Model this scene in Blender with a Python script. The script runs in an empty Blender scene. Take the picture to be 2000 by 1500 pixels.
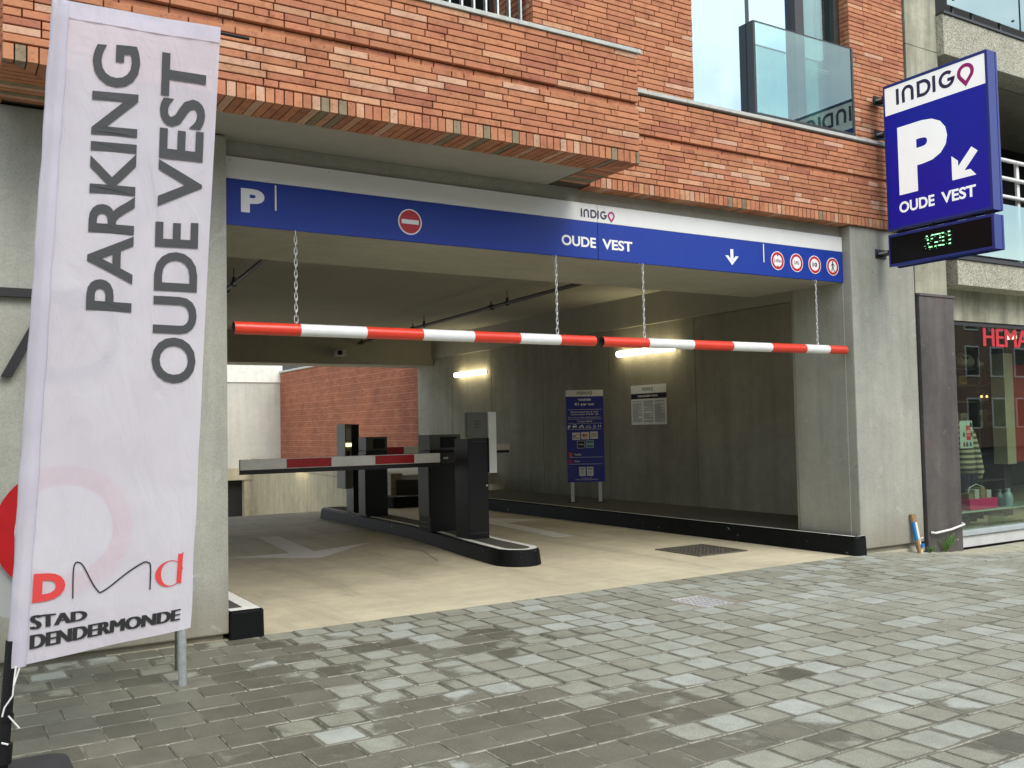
import bpy, bmesh, math, random
from mathutils import Vector, Matrix
random.seed(11)
S = bpy.context.scene
COL = S.collection
R = math.radians

# ------------------------------------------------------------------ camera
YAW, PITCH, ROLL = R(31.70), R(2.623), R(-1.131)
cy, sy, cp, sp = math.cos(YAW), math.sin(YAW), math.cos(PITCH), math.sin(PITCH)
fw = Vector((sy * cp, cy * cp, sp)); rt = Vector((cy, -sy, 0)); up = rt.cross(fw)
r2 = rt * math.cos(ROLL) + up * math.sin(ROLL); u2 = -rt * math.sin(ROLL) + up * math.cos(ROLL)
CAM = Vector((0, 0, 1.45))
cd = bpy.data.cameras.new('camera'); cam = bpy.data.objects.new('camera', cd); COL.objects.link(cam)
cd.lens = 36 * 1842.72 / 2000; cd.sensor_width = 36; cd.clip_start = .05; cd.clip_end = 2000
M = Matrix((r2, u2, -fw)).transposed().to_4x4(); M.translation = CAM
cam.matrix_world = M
S.camera = cam

# ------------------------------------------------------------------ light
SUN_EL, SUN_AZ = R(52), R(200)          # azimuth from +Y, clockwise: from the street, slightly from the right
W = bpy.data.worlds.new('World'); S.world = W; W.use_nodes = True
nt = W.node_tree; nt.nodes.clear()
def N(t, typ, **k):
    n = t.nodes.new(typ)
    for a, b in k.items():
        if a == 'i':
            for kk, vv in b.items(): n.inputs[kk].default_value = vv
        else: setattr(n, a, b)
    return n
sky = N(nt, 'ShaderNodeTexSky', sky_type='NISHITA', sun_disc=False, sun_elevation=SUN_EL, sun_rotation=SUN_AZ, air_density=1.0, dust_density=1.5)
geo = N(nt, 'ShaderNodeTexCoord')
mp = N(nt, 'ShaderNodeMapping', i={'Scale': (1.6, 1.6, 2.6)})
nz = N(nt, 'ShaderNodeTexNoise', i={'Scale': 1.7, 'Detail': 6, 'Roughness': .55})
rp = N(nt, 'ShaderNodeValToRGB'); rp.color_ramp.elements[0].position = .40; rp.color_ramp.elements[1].position = .62
mx = N(nt, 'ShaderNodeMix', data_type='RGBA'); mx.inputs[7].default_value = (8.6, 8.9, 9.0, 1)
bg = N(nt, 'ShaderNodeBackground', i={'Strength': .15}); out = N(nt, 'ShaderNodeOutputWorld')
L = nt.links.new
L(geo.outputs['Generated'], mp.inputs['Vector']); L(mp.outputs[0], nz.inputs['Vector']); L(nz.outputs['Fac'], rp.inputs[0])
L(rp.outputs[0], mx.inputs[0]); L(sky.outputs[0], mx.inputs[6]); L(mx.outputs[2], bg.inputs[0]); L(bg.outputs[0], out.inputs[0])
sd = bpy.data.lights.new('sun', 'SUN'); sd.energy = 1.5; sd.angle = R(35); sd.color = (1, .96, .9)
sun = bpy.data.objects.new('sun', sd); COL.objects.link(sun)
sdir = Vector((math.sin(SUN_AZ) * math.cos(SUN_EL) * -1, math.cos(SUN_AZ) * math.cos(SUN_EL), math.sin(SUN_EL)))
sdir = Vector((.14, -.74, .80)).normalized()
sky.sun_rotation = math.atan2(sdir.x, sdir.y); sky.sun_elevation = math.asin(sdir.z)
sun.rotation_euler = sdir.to_track_quat('Z', 'Y').to_euler()
vs = S.view_settings; vs.view_transform = 'Standard'; vs.look = 'None'; vs.gamma = 1; vs.exposure = 0.58
try: vs.use_curve_mapping = False
except Exception: pass

# ------------------------------------------------------------------ helpers
def lin(*c):
    return tuple(((v / 255) / 12.92 if v / 255 <= .04045 else ((v / 255 + .055) / 1.055) ** 2.4) for v in c)
def tag(o, label=None, cat=None, group=None, kind=None):
    if label: o['label'] = label
    if cat: o['category'] = cat
    if group: o['group'] = group
    if kind: o['kind'] = kind
    return o
def org(p):
    v = Vector((0, 0, 0))
    while p: v += p.location; p = p.parent
    return v
def empty(name, loc, label, cat, group=None):
    o = bpy.data.objects.new(name, None); COL.objects.link(o); o.location = loc
    return tag(o, label, cat, group)
class MB:
    def __init__(s): s.v = []; s.f = []; s.m = []; s.uv = []
    def add(s, vs, fs, mi=0, uvs=None):
        b = len(s.v); s.v += [tuple(v) for v in vs]
        for i, f in enumerate(fs):
            s.f.append([b + k for k in f]); s.m.append(mi); s.uv.append(uvs[i] if uvs else None)
        return s
    def box(s, x0, x1, y0, y1, z0, z1, mi=0):
        return s.add([(x0, y0, z0), (x1, y0, z0), (x1, y1, z0), (x0, y1, z0), (x0, y0, z1), (x1, y0, z1), (x1, y1, z1), (x0, y1, z1)],
                     [(0, 3, 2, 1), (4, 5, 6, 7), (0, 1, 5, 4), (1, 2, 6, 5), (2, 3, 7, 6), (3, 0, 4, 7)], mi)
    def obox(s, c, ux, uy, sx, sy_, z0, z1, mi=0):
        c = Vector((c[0], c[1])); a = Vector(ux) * sx / 2; b = Vector(uy) * sy_ / 2
        p = [c - a - b, c + a - b, c + a + b, c - a + b]
        return s.add([(q.x, q.y, z0) for q in p] + [(q.x, q.y, z1) for q in p],
                     [(0, 3, 2, 1), (4, 5, 6, 7), (0, 1, 5, 4), (1, 2, 6, 5), (2, 3, 7, 6), (3, 0, 4, 7)], mi)
    def prism(s, poly, z0, z1, mi=0, fn=None, mtop=None):
        n = len(poly); fn = fn or (lambda a, b, c: (a, b, c))
        ar = sum(poly[i][0] * poly[(i + 1) % n][1] - poly[(i + 1) % n][0] * poly[i][1] for i in range(n))
        if ar < 0: poly = poly[::-1]
        s.add([fn(p[0], p[1], z0) for p in poly] + [fn(p[0], p[1], z1) for p in poly],
              [tuple(range(n - 1, -1, -1))] + [(i, (i + 1) % n, n + (i + 1) % n, n + i) for i in range(n)], mi)
        b = len(s.v) - n
        s.f.append([b + i for i in range(n)]); s.m.append(mi if mtop is None else mtop); s.uv.append(None)
        return s
    def cyl(s, p0, p1, r, n=16, mi=0, r1=None, caps=True):
        p0, p1 = Vector(p0), Vector(p1); d = (p1 - p0).normalized()
        a = d.orthogonal().normalized(); b = d.cross(a); r1 = r if r1 is None else r1
        vs = [p0 + (a * math.cos(t) + b * math.sin(t)) * r for t in [2 * math.pi * i / n for i in range(n)]]
        vs += [p1 + (a * math.cos(t) + b * math.sin(t)) * r1 for t in [2 * math.pi * i / n for i in range(n)]]
        fs = [(i, (i + 1) % n, n + (i + 1) % n, n + i) for i in range(n)]
        if caps: fs += [tuple(range(n - 1, -1, -1)), tuple(range(n, 2 * n))]
        return s.add(vs, fs, mi)
    def tube(s, pts, r, n=8, mi=0):
        pts = [Vector(p) for p in pts]; rings = []; a = None
        for i, p in enumerate(pts):
            d = (pts[min(i + 1, len(pts) - 1)] - pts[max(i - 1, 0)]).normalized()
            a = d.orthogonal().normalized() if a is None else (a - d * a.dot(d)).normalized()
            b = d.cross(a)
            rings.append([p + (a * math.cos(t) + b * math.sin(t)) * r for t in [2 * math.pi * k / n for k in range(n)]])
        vs = [v for q in rings for v in q]; fs = []
        for i in range(len(pts) - 1):
            for k in range(n): fs.append((i * n + k, i * n + (k + 1) % n, (i + 1) * n + (k + 1) % n, (i + 1) * n + k))
        fs += [tuple(range(n - 1, -1, -1)), tuple(range((len(pts) - 1) * n, len(pts) * n))]
        return s.add(vs, fs, mi)
    def build(s, name, mats, parent=None, bevel=0, seg=2, smooth=None, **t):
        me = bpy.data.meshes.new(name); o_ = org(parent)
        me.from_pydata([Vector(v) - o_ for v in s.v], [], s.f)
        if not isinstance(mats, (list, tuple)): mats = [mats]
        for m in mats: me.materials.append(m)
        me.polygons.foreach_set('material_index', s.m)
        if any(u is not None for u in s.uv):
            ul = me.uv_layers.new(name='UVMap')
            for p, u in zip(me.polygons, s.uv):
                for k, li in enumerate(p.loop_indices): ul.data[li].uv = u[k] if u else (0, 0)
        if bevel:
            bm = bmesh.new(); bm.from_mesh(me); bmesh.ops.remove_doubles(bm, verts=bm.verts, dist=1e-5)
            es = [e for e in bm.edges if len(e.link_faces) == 2 and e.calc_face_angle(0) > R(28)]
            bmesh.ops.bevel(bm, geom=es, offset=bevel, segments=seg, affect='EDGES', profile=.6, clamp_overlap=True)
            bm.to_mesh(me); bm.free()
            smooth = smooth or 0
        if smooth:
            me.polygons.foreach_set('use_smooth', [True] * len(me.polygons)); me.set_sharp_from_angle(angle=R(smooth))
        me.update()
        o = bpy.data.objects.new(name, me); COL.objects.link(o)
        if parent: o.parent = parent
        return tag(o, **t)

# ------------------------------------------------------------------ materials
def mat(name):
    m = bpy.data.materials.new(name); m.use_nodes = True
    t = m.node_tree; return m, t, t.nodes['Principled BSDF'], t.links.new
def ramp(t, stops, interp='LINEAR'):
    r = N(t, 'ShaderNodeValToRGB'); cr = r.color_ramp; cr.interpolation = interp
    while len(cr.elements) < len(stops): cr.elements.new(.5)
    for e, (p, c) in zip(cr.elements, stops): e.position = p; e.color = (*c, 1) if len(c) == 3 else c
    return r
def mulc(c, k): return tuple(min(1, v * k) for v in c)
def plain(name, c, rough=.5, metal=0, var=.12, scale=6, bump=.0, spec=.5, bscale=120, coat=0):
    m, t, b, l = mat(name); p = N(t, 'ShaderNodeNewGeometry')
    n = N(t, 'ShaderNodeTexNoise', i={'Scale': scale, 'Detail': 5, 'Roughness': .6}); l(p.outputs['Position'], n.inputs['Vector'])
    r = ramp(t, [(.25, mulc(c, 1 - var)), (.75, mulc(c, 1 + var))]); l(n.outputs['Fac'], r.inputs[0]); l(r.outputs[0], b.inputs['Base Color'])
    rr = N(t, 'ShaderNodeMapRange', i={'To Min': max(0, rough - .08), 'To Max': min(1, rough + .1)}); l(n.outputs['Fac'], rr.inputs[0]); l(rr.outputs[0], b.inputs['Roughness'])
    b.inputs['Metallic'].default_value = metal; b.inputs['Specular IOR Level'].default_value = spec; b.inputs['Coat Weight'].default_value = coat
    if bump:
        n2 = N(t, 'ShaderNodeTexNoise', i={'Scale': bscale, 'Detail': 3}); l(p.outputs['Position'], n2.inputs['Vector'])
        bp = N(t, 'ShaderNodeBump', i={'Strength': bump, 'Distance': .01}); l(n2.outputs['Fac'], bp.inputs['Height']); l(bp.outputs[0], b.inputs['Normal'])
    return m
def concrete(name, c, var=.22, rough=.8, streak=.15, pits=True, fine=.12, axis=2, speck=None, bump=.25, dirt=False, chips=False, scuff=False):
    m, t, b, l = mat(name); p = N(t, 'ShaderNodeNewGeometry')
    def noise(sc, det, ro=.6, vec=None, dist=0):
        n = N(t, 'ShaderNodeTexNoise', i={'Scale': sc, 'Detail': det, 'Roughness': ro, 'Distortion': dist}); l(vec or p.outputs['Position'], n.inputs['Vector']); return n
    def mulmix(a, f, lo, hi):
        mr = N(t, 'ShaderNodeMapRange', i={'From Min': .3, 'From Max': .7, 'To Min': lo, 'To Max': hi}); l(f, mr.inputs[0])
        v = N(t, 'ShaderNodeVectorMath', operation='SCALE'); l(a, v.inputs[0]); l(mr.outputs[0], v.inputs['Scale']); return v.outputs[0]
    rgb = N(t, 'ShaderNodeRGB'); rgb.outputs[0].default_value = (*c, 1); col = rgb.outputs[0]
    col = mulmix(col, noise(.9, 7, .62, dist=.4).outputs['Fac'], 1 - var, 1 + var)
    col = mulmix(col, noise(7, 6, .65).outputs['Fac'], 1 - var * .5, 1 + var * .5)
    col = mulmix(col, noise(90, 4).outputs['Fac'], 1 - fine, 1 + fine)
    mpn = N(t, 'ShaderNodeMapping'); sc = [5, 5, 5]; sc[axis] = .35; mpn.inputs['Scale'].default_value = sc
    l(p.outputs['Position'], mpn.inputs['Vector'])
    col = mulmix(col, noise(1, 5, .6, mpn.outputs[0]).outputs['Fac'], 1 - streak, 1 + streak)
    if pits:
        vo = N(t, 'ShaderNodeTexVoronoi', i={'Scale': 26, 'Randomness': 1}); l(p.outputs['Position'], vo.inputs['Vector'])
        mr = N(t, 'ShaderNodeMapRange', i={'From Min': .03, 'From Max': .09, 'To Min': .62, 'To Max': 1}); l(vo.outputs['Distance'], mr.inputs[0])
        v = N(t, 'ShaderNodeVectorMath', operation='SCALE'); l(col, v.inputs[0]); l(mr.outputs[0], v.inputs['Scale']); col = v.outputs[0]
    if speck:
        vo = N(t, 'ShaderNodeTexVoronoi', i={'Scale': speck}); l(p.outputs['Position'], vo.inputs['Vector'])
        sx = N(t, 'ShaderNodeSeparateColor'); l(vo.outputs['Color'], sx.inputs[0])
        col = mulmix(col, sx.outputs[0], .6, 1.3)
    def over(a, f, c2):
        mx2 = N(t, 'ShaderNodeMix', data_type='RGBA'); l(f, mx2.inputs[0]); l(a, mx2.inputs[6]); mx2.inputs[7].default_value = (*c2, 1); return mx2.outputs[2]
    def mth(op, a, b2):
        n = N(t, 'ShaderNodeMath', operation=op, use_clamp=True)
        for i, q in enumerate((a, b2)):
            if isinstance(q, (int, float)): n.inputs[i].default_value = q
            else: l(q, n.inputs[i])
        return n.outputs[0]
    def band(f, lo, hi):
        mr = N(t, 'ShaderNodeMapRange', interpolation_type='SMOOTHSTEP', i={'From Min': lo, 'From Max': hi}); l(f, mr.inputs[0]); return mr.outputs[0]
    if dirt:
        sz = N(t, 'ShaderNodeSeparateXYZ'); l(p.outputs['Position'], sz.inputs[0])
        col = over(col, mth('MULTIPLY', band(sz.outputs[2], .55, .02), mth('MULTIPLY', noise(3.5, 6, .65).outputs['Fac'], .95)), (.20, .165, .11))
        m3 = N(t, 'ShaderNodeMapping'); m3.inputs['Scale'].default_value = (9, 9, .5); l(p.outputs['Position'], m3.inputs['Vector'])
        col = over(col, mth('MULTIPLY', band(noise(1, 4, .6, m3.outputs[0]).outputs['Fac'], .62, .75), .35), (.16, .155, .12))
        col = over(col, mth('MULTIPLY', band(noise(16, 3, .5).outputs['Fac'], .715, .745), .5), (.13, .125, .10))
        col = over(col, mth('MULTIPLY', band(noise(5, 2, .4, dist=1.5).outputs['Fac'], .70, .72), .25), (.5, .5, .45))
    if chips:
        col = over(col, band(noise(11, 5, .7, dist=.6).outputs['Fac'], .675, .69), (.42, .41, .38))
        if chips is True: col = over(col, mth('MULTIPLY', band(noise(2.2, 3, .5).outputs['Fac'], .60, .75), .5), (.15, .085, .07))
    if scuff:
        m3 = N(t, 'ShaderNodeMapping'); m3.inputs['Scale'].default_value = (2.2, .30, 1); l(p.outputs['Position'], m3.inputs['Vector'])
        col = over(col, mth('MULTIPLY', band(noise(1.2, 6, .65, m3.outputs[0], .5).outputs['Fac'], .50, .75), .55), (.30, .265, .19))
        col = over(col, mth('MULTIPLY', band(noise(22, 4, .7, dist=1).outputs['Fac'], .66, .74), .5), (.25, .215, .15))
        col = over(col, mth('MULTIPLY', band(noise(60, 2, .5).outputs['Fac'], .74, .78), .7), (.12, .11, .09))
    l(col, b.inputs['Base Color']); b.inputs['Roughness'].default_value = rough; b.inputs['Specular IOR Level'].default_value = .3
    n2 = noise(70 if not speck else speck, 5); bp = N(t, 'ShaderNodeBump', i={'Strength': bump, 'Distance': .008}); l(n2.outputs['Fac'], bp.inputs['Height']); l(bp.outputs[0], b.inputs['Normal'])
    return m
def brick_mat(name, stops):
    m, t, b, l = mat(name); p = N(t, 'ShaderNodeNewGeometry'); oi = N(t, 'ShaderNodeObjectInfo')
    ad = N(t, 'ShaderNodeMath', operation='ADD'); l(oi.outputs['Random'], ad.inputs[0]); l(p.outputs['Random Per Island'], ad.inputs[1])
    fr = N(t, 'ShaderNodeMath', operation='FRACT'); l(ad.outputs[0], fr.inputs[0])
    r = ramp(t, stops, 'CONSTANT'); l(fr.outputs[0], r.inputs[0])
    # brightness jitter per brick
    m7 = N(t, 'ShaderNodeMath', operation='MULTIPLY', i={1: 7.31}); l(fr.outputs[0], m7.inputs[0]); f7 = N(t, 'ShaderNodeMath', operation='FRACT'); l(m7.outputs[0], f7.inputs[0])
    mr = N(t, 'ShaderNodeMapRange', i={'To Min': .88, 'To Max': 1.12}); l(f7.outputs[0], mr.inputs[0])
    v = N(t, 'ShaderNodeVectorMath', operation='SCALE'); l(r.outputs[0], v.inputs[0]); l(mr.outputs[0], v.inputs['Scale'])
    n = N(t, 'ShaderNodeTexNoise', i={'Scale': 9, 'Detail': 6, 'Roughness': .65}); l(p.outputs['Position'], n.inputs['Vector'])
    r2_ = ramp(t, [(.32, (.70, .64, .62)), (.50, (1, 1, 1)), (.62, (1, 1, 1)), (.75, (1.12, 1.2, 1.25))]); l(n.outputs['Fac'], r2_.inputs[0])
    mu = N(t, 'ShaderNodeMix', data_type='RGBA', blend_type='MULTIPLY', i={0: .85}); l(v.outputs[0], mu.inputs[6]); l(r2_.outputs[0], mu.inputs[7])
    n3 = N(t, 'ShaderNodeTexNoise', i={'Scale': 45, 'Detail': 5, 'Roughness': .7}); l(p.outputs['Position'], n3.inputs['Vector'])
    r3 = ramp(t, [(.30, (.55, .5, .5)), (.45, (1, 1, 1)), (.66, (1, 1, 1)), (.8, (1.25, 1.3, 1.35))]); l(n3.outputs['Fac'], r3.inputs[0])
    mu2 = N(t, 'ShaderNodeMix', data_type='RGBA', blend_type='MULTIPLY', i={0: .8}); l(mu.outputs[2], mu2.inputs[6]); l(r3.outputs[0], mu2.inputs[7])
    l(mu2.outputs[2], b.inputs['Base Color']); b.inputs['Roughness'].default_value = .85; b.inputs['Specular IOR Level'].default_value = .25
    bp = N(t, 'ShaderNodeBump', i={'Strength': .5, 'Distance': .006}); l(n3.outputs['Fac'], bp.inputs['Height']); l(bp.outputs[0], b.inputs['Normal'])
    return m
ORANGE, RED, DEEP, PALE, BUFF, GREY = (.50, .220, .114), (.47, .197, .107), (.42, .166, .098), (.56, .34, .225), (.545, .295, .17), (.25, .20, .125)
M_BRICK = brick_mat('brick', [(0, ORANGE), (.24, RED), (.42, ORANGE), (.60, PALE), (.67, RED), (.78, BUFF), (.83, DEEP), (.89, ORANGE)])
M_ROWLOCK = brick_mat('rowlock_brick', [(0, ORANGE), (.2, GREY), (.28, RED), (.5, BUFF), (.58, ORANGE), (.74, GREY), (.78, RED), (.9, PALE)])
M_MORTAR = plain('mortar', (.085, .062, .048), .95, var=.2, bump=.3)
M_CONC = concrete('pillar_concrete', (.335, .338, .285), var=.12, streak=.13, dirt=True)
M_CONCD = concrete('wall_concrete', (.285, .272, .21), var=.16, streak=.12)
M_CEIL = concrete('soffit_paint', (.37, .36, .295), var=.06, streak=.03, pits=False, fine=.05, bump=.1)
M_LINTEL = concrete('lintel_concrete', (.36, .355, .29), var=.1, streak=.05)
M_FLOOR = concrete('floor_concrete', (.61, .55, .392), var=.16, streak=.05, pits=False, axis=0, rough=.6, bump=.12, scuff=True)
M_BOARD = concrete('board_marked_concrete', (.37, .335, .235), var=.18, streak=.13)
M_PALEW = concrete('pale_concrete', (.48, .48, .42), var=.1, streak=.08)
M_AGG = concrete('exposed_aggregate', (.42, .41, .32), var=.15, streak=.1, pits=False, speck=110, bump=.7)
M_AGGD = concrete('old_concrete', (.34, .335, .25), var=.3, streak=.35, pits=True)
M_BROWN = concrete('brown_cladding', (.108, .098, .091), var=.28, streak=.2, chips=True, pits=False, rough=.55, bump=.15)
M_KERB = concrete('kerb_paint_black', (.0058, .0074, .0074), var=.4, streak=.1, pits=False, rough=.55, bump=.2, chips='specks')
M_KERB.node_tree.nodes['Principled BSDF'].inputs['Specular IOR Level'].default_value = .16
M_KTOP = plain('kerb_top_asphalt', (.075, .072, .06), .85, var=.3, scale=14, bump=.3)
M_LINE = plain('line_paint', (.76, .76, .69), .6, var=.15, scale=20)
M_LINEF = plain('floor_marking_worn', (.84, .82, .74), .6, var=.10, scale=9)
M_BLUE = plain('sign_blue', (.010, .042, .31), .42, var=.06, spec=.35)
M_BLUED = plain('sign_deep_blue', (.006, .014, .30), .4, var=.04)
M_BLUEF = plain('sign_frame_blue', (.02, .035, .22), .3, var=.05)
M_SWHITE = plain('sign_white', (.74, .76, .74), .35, var=.03)
M_WHITE = plain('white_film', (.86, .87, .86), .4, var=.02)
M_BLACK = plain('black_film', (.012, .012, .014), .5, var=.05)
M_SRED = plain('sign_red', (.50, .012, .025), .4, var=.05)
M_TRED = plain('tube_red', (.72, .045, .018), .35, var=.10, coat=.2, scale=14)
M_TWHITE = plain('tube_white', (.80, .82, .81), .35, var=.07, coat=.2, scale=14)
M_STEEL = plain('galvanised_steel', (.50, .54, .54), .45, metal=.7, var=.18, scale=30)
M_CHAIN = plain('chain_zinc', (.62, .64, .62), .4, metal=.5, var=.1)
M_CABB = plain('cabinet_black', (.0075, .0085, .010), .42, var=.15, spec=.28)
M_CABG = plain('cabinet_grey', (.085, .086, .078), .45, var=.08, spec=.35)
M_CABL = plain('cabinet_light_grey', (.47, .48, .46), .4, var=.05)
M_SCREEN = plain('dark_screen', (.005, .005, .006), .3, var=.05, spec=.2)
M_PIPE = plain('dark_pipe', (.05, .048, .04), .5, var=.2)
M_FRAME = plain('window_frame_dark', (.035, .036, .034), .4, var=.1)
M_COPING = plain('coping_stone', (.48, .50, .46), .7, var=.16, scale=12, bump=.2)
M_PURPLE = plain('logo_aubergine', (.040, .022, .085), .4, var=.03)
M_MAG = plain('logo_magenta', (.40, .012, .17), .4, var=.03)
M_TEXT = plain('banner_grey_print', (.055, .058, .060), .8, var=.04)
M_TEXTK = plain('banner_black_print', (.018, .019, .02), .8, var=.04)
M_TEXTR = plain('banner_red_print', (.62, .05, .045), .8, var=.04)
M_DARK = plain('dark_void', (.012, .012, .011), .9)
M_DARKG = plain('dark_grey_paint', (.055, .057, .055), .6, var=.15)
M_ROPE = plain('white_cord', (.7, .7, .67), .8)
M_POLE = plain('black_plastic', (.008, .008, .009), .45, spec=.3)
M_WOOD = plain('raw_wood', (.30, .18, .08), .8, var=.3, scale=30)
M_TAPEB = plain('blue_tape', (.02, .18, .48), .5)
M_TAPEC = plain('cream_tape', (.72, .70, .52), .5)
M_LEAF = plain('weed_leaf', (.10, .24, .035), .6, var=.3, scale=20)
M_IRON = plain('cast_iron', (.13, .118, .09), .55, metal=.2, var=.35, scale=20)
M_GALV = plain('worn_grate_metal', (.68, .68, .68), .35, metal=.3, var=.25, scale=30)
M_SAND = plain('jointing_sand', (.24, .225, .165), .95, var=.8, scale=1.7, bump=.3)
M_ASPH = plain('asphalt', (.055, .055, .055), .9, var=.2, bump=.4)
M_CREAM = plain('cream_panel', (.45, .43, .32), .6)
M_HRED = plain('shop_red', (.62, .03, .04), .45)
M_PINK = plain('pink_plastic', (.60, .02, .16), .4)
M_NAVY = plain('navy_cloth', (.012, .012, .03), .9)
M_SWTR = None

def emis(name, c, s):
    m, t, b, l = mat(name); b.inputs['Base Color'].default_value = (*c, 1); b.inputs['Emission Color'].default_value = (*c, 1); b.inputs['Emission Strength'].default_value = s
    return m
M_LAMP = emis('lit_lamp_cover', (1, .86, .55), 9)
M_LED = emis('green_led', (.35, 1, .45), 1.3)
M_SLOT = emis('lit_ticket_slot', (1, .75, .35), 1.6)

def glass(name, refl, tint, rough=.0, ior_boost=.0):
    m, t, b, l = mat(name); o = t.nodes['Material Output']
    g = N(t, 'ShaderNodeBsdfGlossy', i={'Roughness': rough, 'Color': (*refl, 1)}); tr = N(t, 'ShaderNodeBsdfTransparent', i={'Color': (*tint, 1)})
    lw = N(t, 'ShaderNodeFresnel', i={'IOR': 1.5}); ad = N(t, 'ShaderNodeMath', operation='ADD', use_clamp=True, i={1: ior_boost}); l(lw.outputs[0], ad.inputs[0])
    gg = N(t, 'ShaderNodeNewGeometry'); iv = N(t, 'ShaderNodeMath', operation='SUBTRACT', i={0: 1}); l(gg.outputs['Backfacing'], iv.inputs[1]); mf = N(t, 'ShaderNodeMath', operation='MULTIPLY'); l(ad.outputs[0], mf.inputs[0]); l(iv.outputs[0], mf.inputs[1])
    mx_ = N(t, 'ShaderNodeMixShader'); l(mf.outputs[0], mx_.inputs[0]); l(tr.outputs[0], mx_.inputs[1]); l(g.outputs[0], mx_.inputs[2]); l(mx_.outputs[0], o.inputs[0])
    return m
M_GLASSW = glass('coated_window_glass', (.66, .83, .97), (.35, .4, .4), 0, .60)
M_GLASSB = glass('balustrade_glass', (.72, .92, .90), (.74, .86, .82), 0, .16)
M_GLASSS = glass('shop_glass', (.9, .95, .9), (.80, .85, .78), 0, .08)
M_GLASSG = glass('frosted_green_glass', (.70, .86, .80), (.5, .62, .58), .05, .45)

def backlit(m, k):
    b = m.node_tree.nodes['Principled BSDF']; src = b.inputs['Base Color'].links[0].from_socket
    m.node_tree.links.new(src, b.inputs['Emission Color']); b.inputs['Emission Strength'].default_value = k; return m
M_LITB = backlit(plain('lit_sign_blue', (.004, .005, .25), .35, var=.04), .30)
M_LITW = backlit(plain('lit_sign_white', (.84, .86, .84), .4, var=.02), .30)
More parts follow.
